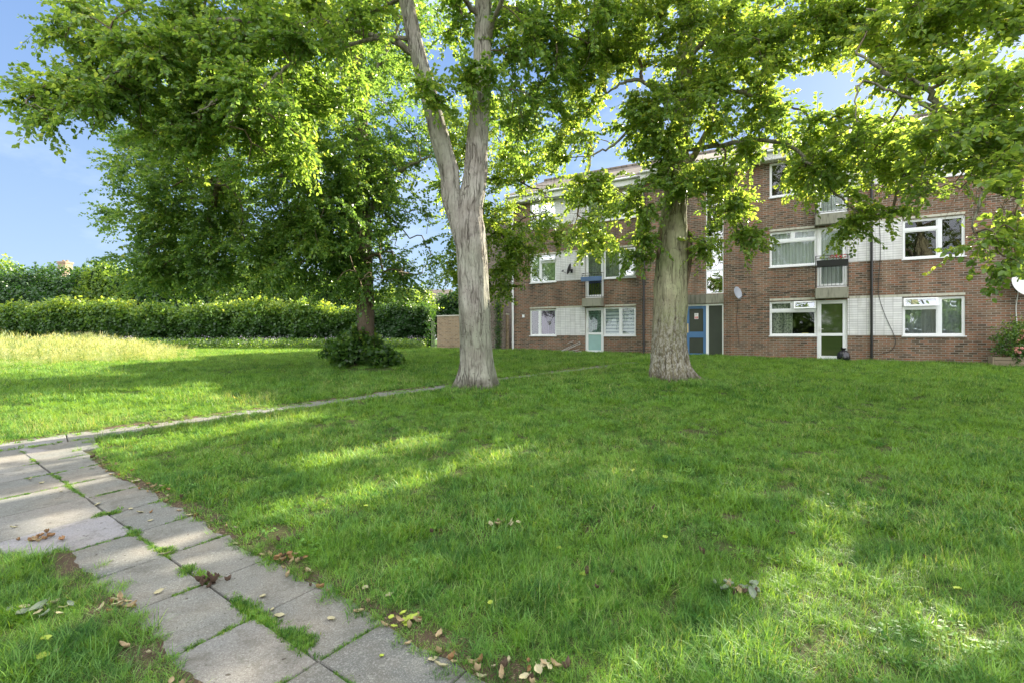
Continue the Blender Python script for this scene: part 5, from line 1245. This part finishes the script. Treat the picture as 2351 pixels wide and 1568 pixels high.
# garden wall between the hedge and the flats
def gwall():
    a = np.array([-4.12, 27.3]); b = np.array([-.2, 24.9]); d = (b - a); L = np.linalg.norm(d); rz = math.atan2(d[1], d[0]); z = g(27) - .1
    r = empty('garden_wall', (a[0], a[1], z), rz, label='sunlit yellow-brown brick garden wall between the hedge and the flats', cat='wall')
    m = MB(); m.box(0, L, -.11, .11, 0, 1.86); m.build('brickwork', M['brick_warm'], r)
    m = MB(); m.box(-.02, L, -.135, .135, 1.862, 1.93); m.build('coping', M['lintel'], r, bevel=.01)
    a = np.array([-1.15, 25.1]); b_ = np.array([-.35, 24.75]); d = b_ - a; L = np.linalg.norm(d)
    r = empty('garden_wall', (a[0], a[1], g(25) - .1), math.atan2(d[1], d[0]), label='short grey ivy-streaked brick wall next to the white corner pipe', cat='wall')
    m = MB(); m.box(0, L, -.11, .11, 0, 2.5); m.build('brickwork', M['brick_grey'], r)
    q = np.random.default_rng(6); n = 700; P = np.stack([.55 + q.normal(0, .10, n), -.13 - q.uniform(0, .05, n), q.uniform(0, 2.5, n)], 1)
    link('ivy', leaf_mesh('ivy', P, q.normal(0, 1, P.shape), q.normal(0, .4, P.shape) + [0, -1, .2], q.uniform(.05, .08, n), q.uniform(0, .9, n), True), M['hedge2'], r)
gwall()

# greenery on the near side of the lawn, behind the camera (it shows in the window glass)
def near_tree(x, y, h, rx, seed, label):
    z0 = h * .62
    mass('broad_tree', label, 'tree', (x, y), [((x, y, z0), (rx, rx * .8, h * .38)), ((x + rx * .5, y + .5, z0 - h * .12), (rx * .6, rx * .6, h * .25)), ((x - rx * .55, y, z0 - h * .1), (rx * .6, rx * .6, h * .26))], 9000, .34, M['leafA'], 'trees on the near side of the lawn', seed, core=False, rough_=.35,
         stem=[([(x, y, 0), (x, y, z0 * .5), (x + .2, y, z0)], [.35, .28, .15]), ([(x, y, z0 * .5), (x - 1, y, z0 * .9)], [.2, .08])])
near_tree(-9, -13, 9, 3.8, 71, 'rounded broadleaf tree reflected in the windows, left of the three near trees'); near_tree(-1, -16, 11, 4.2, 72, 'tallest of the three near trees, behind the viewpoint'); near_tree(8, -14, 8, 3.6, 73, 'lowest of the three near trees, right of the viewpoint')
hedge('hedge', 'clipped hedge on the near side of the lawn behind the viewpoint', 22, -24, -19, -19.4, 2.6, 16000, M['hedge2'], 7, .24)

# distant houses
def house(name, x0, x1, y, z1, zr, wallm, roofm, label, chim=None):
    r = empty(name, ((x0 + x1) / 2, y, .8), label=label, cat='house'); w = (x1 - x0) / 2
    m = MB(); m.box(-w, w, 0, 7, -.3, z1 - .8); m.add([(-w, 0, z1 - .8), (-w, 7, z1 - .8), (-w, 3.5, zr - .9)], [(0, 2, 1)]); m.add([(w, 0, z1 - .8), (w, 7, z1 - .8), (w, 3.5, zr - .9)], [(0, 1, 2)]); m.build('wall', M[wallm], r)
    m = MB()
    for s in (0, 1):
        ya, yb = (-.4, 3.5) if s == 0 else (7.4, 3.5); V = [(-w - .3, ya, z1 - 1.0), (w + .3, ya, z1 - 1.0), (w + .3, yb, zr - .8), (-w - .3, yb, zr - .8)]
        m.add(V + [(a, b, c - .12) for a, b, c in V], [(0, 1, 2, 3), (4, 7, 6, 5), (0, 4, 5, 1), (1, 5, 6, 2), (3, 7, 4, 0)])
    ro = m.build('roof', M[roofm], r)
    if chim:
        m = MB(); m.box(chim - (x0 + x1) / 2 - .38, chim - (x0 + x1) / 2 + .38, 3.1, 3.9, zr - 1.6, zr + .35); m.box(chim - (x0 + x1) / 2 - .44, chim - (x0 + x1) / 2 + .44, 3.04, 3.96, zr + .352, zr + .5); c = m.build('chimney', M['brick_warm'], ro)
        for dx in (-.18, .18): p = MB(); p.tube([(chim - (x0 + x1) / 2 + dx, 3.5, zr + .5), (chim - (x0 + x1) / 2 + dx, 3.5, zr + .68)], .1, 8); p.build('chimney_pot', M['brick_warm'], ro)
    for dx in (-.5, .0, .5):
        m = MB(); m.box(dx * w - .5, dx * w + .5, -.03, -.002, z1 - 2.4, z1 - 1.3); f = m.build('window', M['white'], r); m = MB(); m.box(dx * w - .43, dx * w + .43, -.035, -.031, z1 - 2.33, z1 - 1.37); m.build('pane', M['inner'], f)
house('house', -47.5, -39.5, 44, 5.3, 7.35, 'brick_warm', 'house_roof', 'brick house with a chimney and red roof half hidden behind the ivy-covered shrub', -43.5)
house('house', -17, -9.5, 72, 6.6, 8.6, 'paint', 'roof', 'far white-walled house glimpsed between the trees beside the garden wall')

# ------------------------------------------------------------------ fallen leaves, moss and twigs
LM = {}
for nm, col in dict(dry=(.38, .29, .17), pale=(.36, .33, .20), lime=(.34, .42, .06), orange=(.30, .17, .08), brown=(.10, .065, .045), grey=(.20, .24, .17)).items(): LM[nm] = simple('fallen_' + nm, col, .7, .3, .25, 30)
def leaf_proto(curl, length, width, mt, seed):
    r = random.Random(seed); V = []; Fc = []; n = 7
    for i in range(n + 1):
        f = i / n; w = width * math.sin(PI * min(1, f * .92 + .06)) ** .8; zc = curl * length * (f - .4) ** 2 + .004
        y = (f - .5) * length
        for s, q in ((-1, 1), (-.5, .5), (0, 0), (.5, .5), (1, 1)): V.append((s * w * .5 + .06 * length * math.sin(f * 3 + seed), y, zc + curl * width * q * q * .7 + .002 * math.sin(seed + i * 2 + s * 3)))
    for i in range(n):
        for j in range(4): a = i * 5 + j; Fc.append((a, a + 1, a + 6, a + 5))
    b = MB(); b.add(V, Fc); b.tube([(.06 * length * math.sin(seed), -.5 * length, .004), (.01, -.75 * length, .012)], .0012, 4)
    me = bpy.data.meshes.new('fallen_leaf'); me.from_pydata(b.v, [], b.f); me.materials.append(LM[mt]); me.polygons.foreach_set('use_smooth', [True] * len(me.polygons)); me.update(); return me
PRO = {k: [leaf_proto(c, l, w, k, s) for s, (c, l, w) in enumerate(v)] for k, v in dict(
    dry=[(.9, .07, .028), (.5, .06, .035), (1.2, .05, .03)], pale=[(.6, .07, .026), (.3, .06, .04)], lime=[(.15, .055, .048), (.3, .05, .045)], orange=[(.5, .06, .04), (.9, .05, .035)], brown=[(1.0, .06, .03), (1.4, .05, .035)], grey=[(.5, .08, .04)]).items()}
rl = random.Random(17)
def put_leaf(px, py, kind, lab, grp, dz=.0, world=None, sc_=1):
    x, y = world if world else G(px, py)
    me = rl.choice(PRO[kind]); o = bpy.data.objects.new('fallen_leaf', me); COL.objects.link(o)
    on = float(path_dist(x, y)) < 0
    z = (g(y) + .006) if on else float(gz(x, y)) + rl.uniform(.015, .045)
    o.location = (x, y, z + dz); o.rotation_euler = (rl.uniform(-.25, .25), rl.uniform(-.25, .25), rl.uniform(0, 6.28)); s = rl.uniform(.5, .9) * sc_; o.scale = (s, s, s)
    return tag(o, lab, 'leaf', grp)
LP = ('small pale curled leaf lying on the paving slabs', 'pale leaves scattered on the slabs')
for px, py in ((320, 1178), (365, 1362), (605, 1372), (760, 1425), (70, 1102), (140, 1130), (225, 1160), (352, 1130), (395, 1165), (345, 1197), (30, 1213), (130, 1505), (640, 1418), (625, 1402), (300, 1170), (540, 1250), (95, 1110), (380, 1275)): put_leaf(px, py, 'pale', *LP)
put_leaf(348, 1178, 'orange', 'orange-brown leaf on the slab in the second row from the lawn edge', None); put_leaf(876, 1510, 'lime', 'round yellow-green leaf lying alone on the nearest large slab', None); put_leaf(1012, 1535, 'pale', 'pale leaf at the corner of the nearest slab beside the lawn', None)
put_leaf(247, 1180, 'lime', 'bright green leaf on the mossy joint between slabs', None)
LG = ('round yellow-green leaf lying on the grass', 'yellow-green leaves scattered over the lawn')
for px, py in ((1562, 1043), (1688, 1163), (1127, 1278), (1527, 1247), (1340, 1330), (1285, 1268), (2235, 1233), (1835, 1098), (2198, 1368), (1125, 1395), (1160, 1128), (1220, 1335), (1380, 985), (2240, 990), (1220, 1130), (945, 1430), (1750, 1035), (1900, 1170), (105, 1490), (100, 1520), (840, 1175), (2110, 1420), (1320, 1390), (2085, 1180), (1455, 1090)): put_leaf(px, py, 'lime', *LG, sc_=1.15)
LE = ('dry curled leaf caught between the slabs and the lawn', 'dry leaves gathered along the path edges')
for i in range(90):
    s = rl.uniform(-.8, 5.2); side = rl.random() < .72; t = (.40 + rl.gauss(.0, .05)) if side else (-.43 - rl.uniform(-.03, .06) if s < 2.5 else None)
    if t is None: continue
    P = P1o + P1d * s + P1n * t; put_leaf(0, 0, rl.choice(['dry', 'dry', 'dry', 'pale', 'pale', 'orange', 'brown']), *LE, world=(P[0], P[1]))
LD_ = ('dry brown leaf half sunk in the grass', 'brown leaves scattered over the lawn')
for px, py in ((1405, 1330), (1615, 1285), (1370, 1365), (1785, 1212), (1820, 1240), (1695, 1060), (990, 1230), (760, 1040), (1030, 1050), (1500, 1180), (2120, 1290), (1930, 1310), (1345, 1330), (1665, 995), (1630, 990), (1350, 898), (1400, 905), (640, 1250)): put_leaf(px, py, 'brown', *LD_)
def clump(px, py, n, kinds, spread, label, sc_=1.2, hgt=.05):
    x, y = G(px, py); z = float(gz(x, y)) + .02
    r = empty('leaf_clump', (x, y, z), label=label, cat='leaf clump')
    for i in range(n):
        o = bpy.data.objects.new('leaf', rl.choice(PRO[rl.choice(kinds)])); COL.objects.link(o); o.parent = r
        o.location = (rl.gauss(0, spread), rl.gauss(0, spread * .55), rl.uniform(0, hgt * .5)); o.rotation_euler = (rl.uniform(-.5, .5), rl.uniform(-.5, .5), rl.uniform(0, 6.28)); s = sc_ * rl.uniform(.4, .75); o.scale = (s, s, s)
clump(488, 1338, 16, ['brown'], .05, 'dark withered leaf clump on the joint between two slabs')
clump(1707, 1366, 20, ['brown', 'dry', 'grey'], .07, 'clump of dead grey-brown leaves lying on the lawn', 1.3)
clump(1147, 1215, 9, ['dry', 'pale'], .06, 'small bunch of straw-coloured leaves on the lawn')
clump(80, 1410, 12, ['grey', 'pale'], .07, 'pale grey-green wilted leaves on the grass at the left edge', 1.4)
clump(85, 1243, 12, ['orange', 'dry'], .07, 'orange-brown dry leaves at the grass corner left of the slabs', 1.3)
clump(275, 1390, 12, ['pale', 'orange', 'dry'], .05, 'mixed pale and reddish leaves by the left slab edge')
clump(955, 1435, 14, ['orange', 'dry', 'lime', 'pale'], .07, 'mixed yellow and brown leaves beside the right slab edge')
clump(1195, 1553, 16, ['orange', 'brown', 'dry', 'pale'], .09, 'russet leaves heaped at the bottom edge of the view')
clump(665, 1290, 12, ['dry', 'brown', 'orange'], .06, 'straw and brown leaves heaped where the lawn meets the slabs')

def moss():
    pr = [proto('moss_tuft', [blades(40, .022, .008, .028, .002, .004, .7, 2, 70 + i)], M['grass']) for i in range(3)]
    r = np.random.default_rng(12); X = []; Y = []; S = []
    def run(s, t, n, ws, wt, sc_):
        ss = r.normal(s, ws, n); tt = r.normal(t, wt, n); P = P1o + P1d * ss[:, None] + P1n * tt[:, None]; X.append(P[:, 0]); Y.append(P[:, 1]); S.append(r.uniform(.7, 1.3, n) * sc_)
    for s in np.arange(-.4, 6.2, .02):
        if snoise(s * 3, 0., 1.3, 3) > .05: run(s, 0, 3, .015, .010, .75)
    for s, t, n, a, b in ((.93, .02, 60, .08, .02), (.70, .02, 45, .06, .02), (.42, .03, 70, .06, .025), (.52, .02, 12, .02, .012), (1.45, .03, 20, .05, .015), (1.62, 0, 25, .03, .02), (2.0, .03, 16, .03, .015), (2.5, 0, 20, .02, .015), (3.1, -.02, 30, .02, .05)): run(s, t, n, a, b, 1.25)
    for k in range(0, 10):
        s = .205 + .575 * k
        for q in range(3): run(s, r.uniform(-.4, .4), 14, .008, .05, .8)
    s2 = r.uniform(-4.4, 11, 1100); P = P2o + P2d * s2[:, None] + P2n * r.choice([-.31, .2, -.3, .1], 1100)[:, None] + r.normal(0, .03, (1100, 2)); X.append(P[:, 0]); Y.append(P[:, 1]); S.append(r.uniform(.8, 2, 1100))
    X = np.concatenate(X); Y = np.concatenate(Y); S = np.concatenate(S); Zz = np.interp(Y, GY, GZ) - .004
    scatter('moss', pr, np.stack([X, Y, Zz], 1), S, 'bright moss and tiny grass filling the joints between the slabs', 'moss')
moss()

# ------------------------------------------------------------------ light, sky, camera
w = bpy.data.worlds.new('World'); sc.world = w; w.use_nodes = True; nt = w.node_tree; nt.nodes.clear()
sky = nt.nodes.new('ShaderNodeTexSky'); sky.sky_type = 'NISHITA'; sky.sun_disc = False; sky.sun_elevation = SUN_EL; sky.sun_rotation = SUN_AZ
sky.air_density = 1.0; sky.dust_density = .6; sky.ozone_density = 2.0; sky.altitude = 50
bg = nt.nodes.new('ShaderNodeBackground'); bg.inputs[1].default_value = 1.0; ow = nt.nodes.new('ShaderNodeOutputWorld')
def wn(ty, **k):
    x = nt.nodes.new(ty)
    for a, b in k.items(): setattr(x, a, b)
    return x
def wmix(f, a, b, mode='MIX'):
    x = wn('ShaderNodeMix', data_type='RGBA', blend_type=mode)
    for i, v in ((0, f), (6, a), (7, b)):
        if isinstance(v, bpy.types.NodeSocket): nt.links.new(v, x.inputs[i])
        else: x.inputs[i].default_value = v if i == 0 else (*v, 1)
    return x.outputs[2]
def wramp(v, stops):
    x = wn('ShaderNodeValToRGB'); 
    while len(x.color_ramp.elements) < len(stops): x.color_ramp.elements.new(.5)
    for e, (p, c) in zip(x.color_ramp.elements, stops): e.position = p; e.color = (*c, 1)
    nt.links.new(v, x.inputs[0]); return x.outputs[0]
tc = wn('ShaderNodeTexCoord'); sp = wn('ShaderNodeSeparateXYZ'); nt.links.new(tc.outputs['Generated'], sp.inputs[0])
SKY_G = 1.0
phys = wmix(1.0, sky.outputs[0], (.15 * 1.6,) * 3, 'MULTIPLY')
grad = wramp(sp.outputs[2], [(0, (.62, .80, 1.0)), (.12, (.50, .71, 1.0)), (.35, (.36, .57, .98)), (.6, (.24, .43, .88)), (1, (.18, .34, .78))])
base = wmix(.85, phys, grad)
# unseen cloud bank overhead and behind, added to brighten the shade; thin veils elsewhere
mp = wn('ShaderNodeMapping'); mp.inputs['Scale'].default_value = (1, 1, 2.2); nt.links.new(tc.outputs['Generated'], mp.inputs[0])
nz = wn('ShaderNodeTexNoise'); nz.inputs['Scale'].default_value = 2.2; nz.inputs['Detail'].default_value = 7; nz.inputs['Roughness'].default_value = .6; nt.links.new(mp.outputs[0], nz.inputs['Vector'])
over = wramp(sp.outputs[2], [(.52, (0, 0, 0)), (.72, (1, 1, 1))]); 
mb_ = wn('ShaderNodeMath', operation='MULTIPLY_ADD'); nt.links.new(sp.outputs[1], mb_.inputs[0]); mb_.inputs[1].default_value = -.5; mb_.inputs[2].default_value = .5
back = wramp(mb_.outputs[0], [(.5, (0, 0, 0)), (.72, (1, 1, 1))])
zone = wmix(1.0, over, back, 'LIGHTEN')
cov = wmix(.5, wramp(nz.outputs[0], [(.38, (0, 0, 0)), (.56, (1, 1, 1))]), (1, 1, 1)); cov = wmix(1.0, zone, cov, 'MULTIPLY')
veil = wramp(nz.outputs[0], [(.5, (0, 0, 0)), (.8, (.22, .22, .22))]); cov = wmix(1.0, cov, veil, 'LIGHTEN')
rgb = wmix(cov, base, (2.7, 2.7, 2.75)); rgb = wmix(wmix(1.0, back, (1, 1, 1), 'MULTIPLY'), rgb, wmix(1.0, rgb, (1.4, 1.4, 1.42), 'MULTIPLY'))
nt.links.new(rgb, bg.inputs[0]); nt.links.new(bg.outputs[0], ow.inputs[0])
sl = bpy.data.lights.new('sun', 'SUN'); sl.energy = 21.0; sl.angle = math.radians(.6); sl.color = (1, .91, .74)
so = bpy.data.objects.new('sun', sl); COL.objects.link(so)
sd = Vector((math.sin(SUN_AZ) * math.cos(SUN_EL), math.cos(SUN_AZ) * math.cos(SUN_EL), math.sin(SUN_EL)))
so.rotation_euler = sd.to_track_quat('Z', 'Y').to_euler(); so.location = (20, 20, 25)

cd = bpy.data.cameras.new('camera'); cam = bpy.data.objects.new('camera', cd); COL.objects.link(cam)
cam.location = (0, 0, CH); cam.rotation_euler = (PI / 2, 0, 0); cd.sensor_width = 36; cd.lens = F / 2351 * 36; cd.shift_y = -13 / 2351; cd.clip_start = .05; cd.clip_end = 3000
sc.camera = cam
sc.render.engine = 'CYCLES'; sc.cycles.max_bounces = 8; sc.cycles.transparent_max_bounces = 8; sc.cycles.transmission_bounces = 6; sc.cycles.diffuse_bounces = 4
sc.view_settings.view_transform = 'Standard'; sc.view_settings.look = 'None'; sc.view_settings.exposure = 0; sc.view_settings.gamma = 1
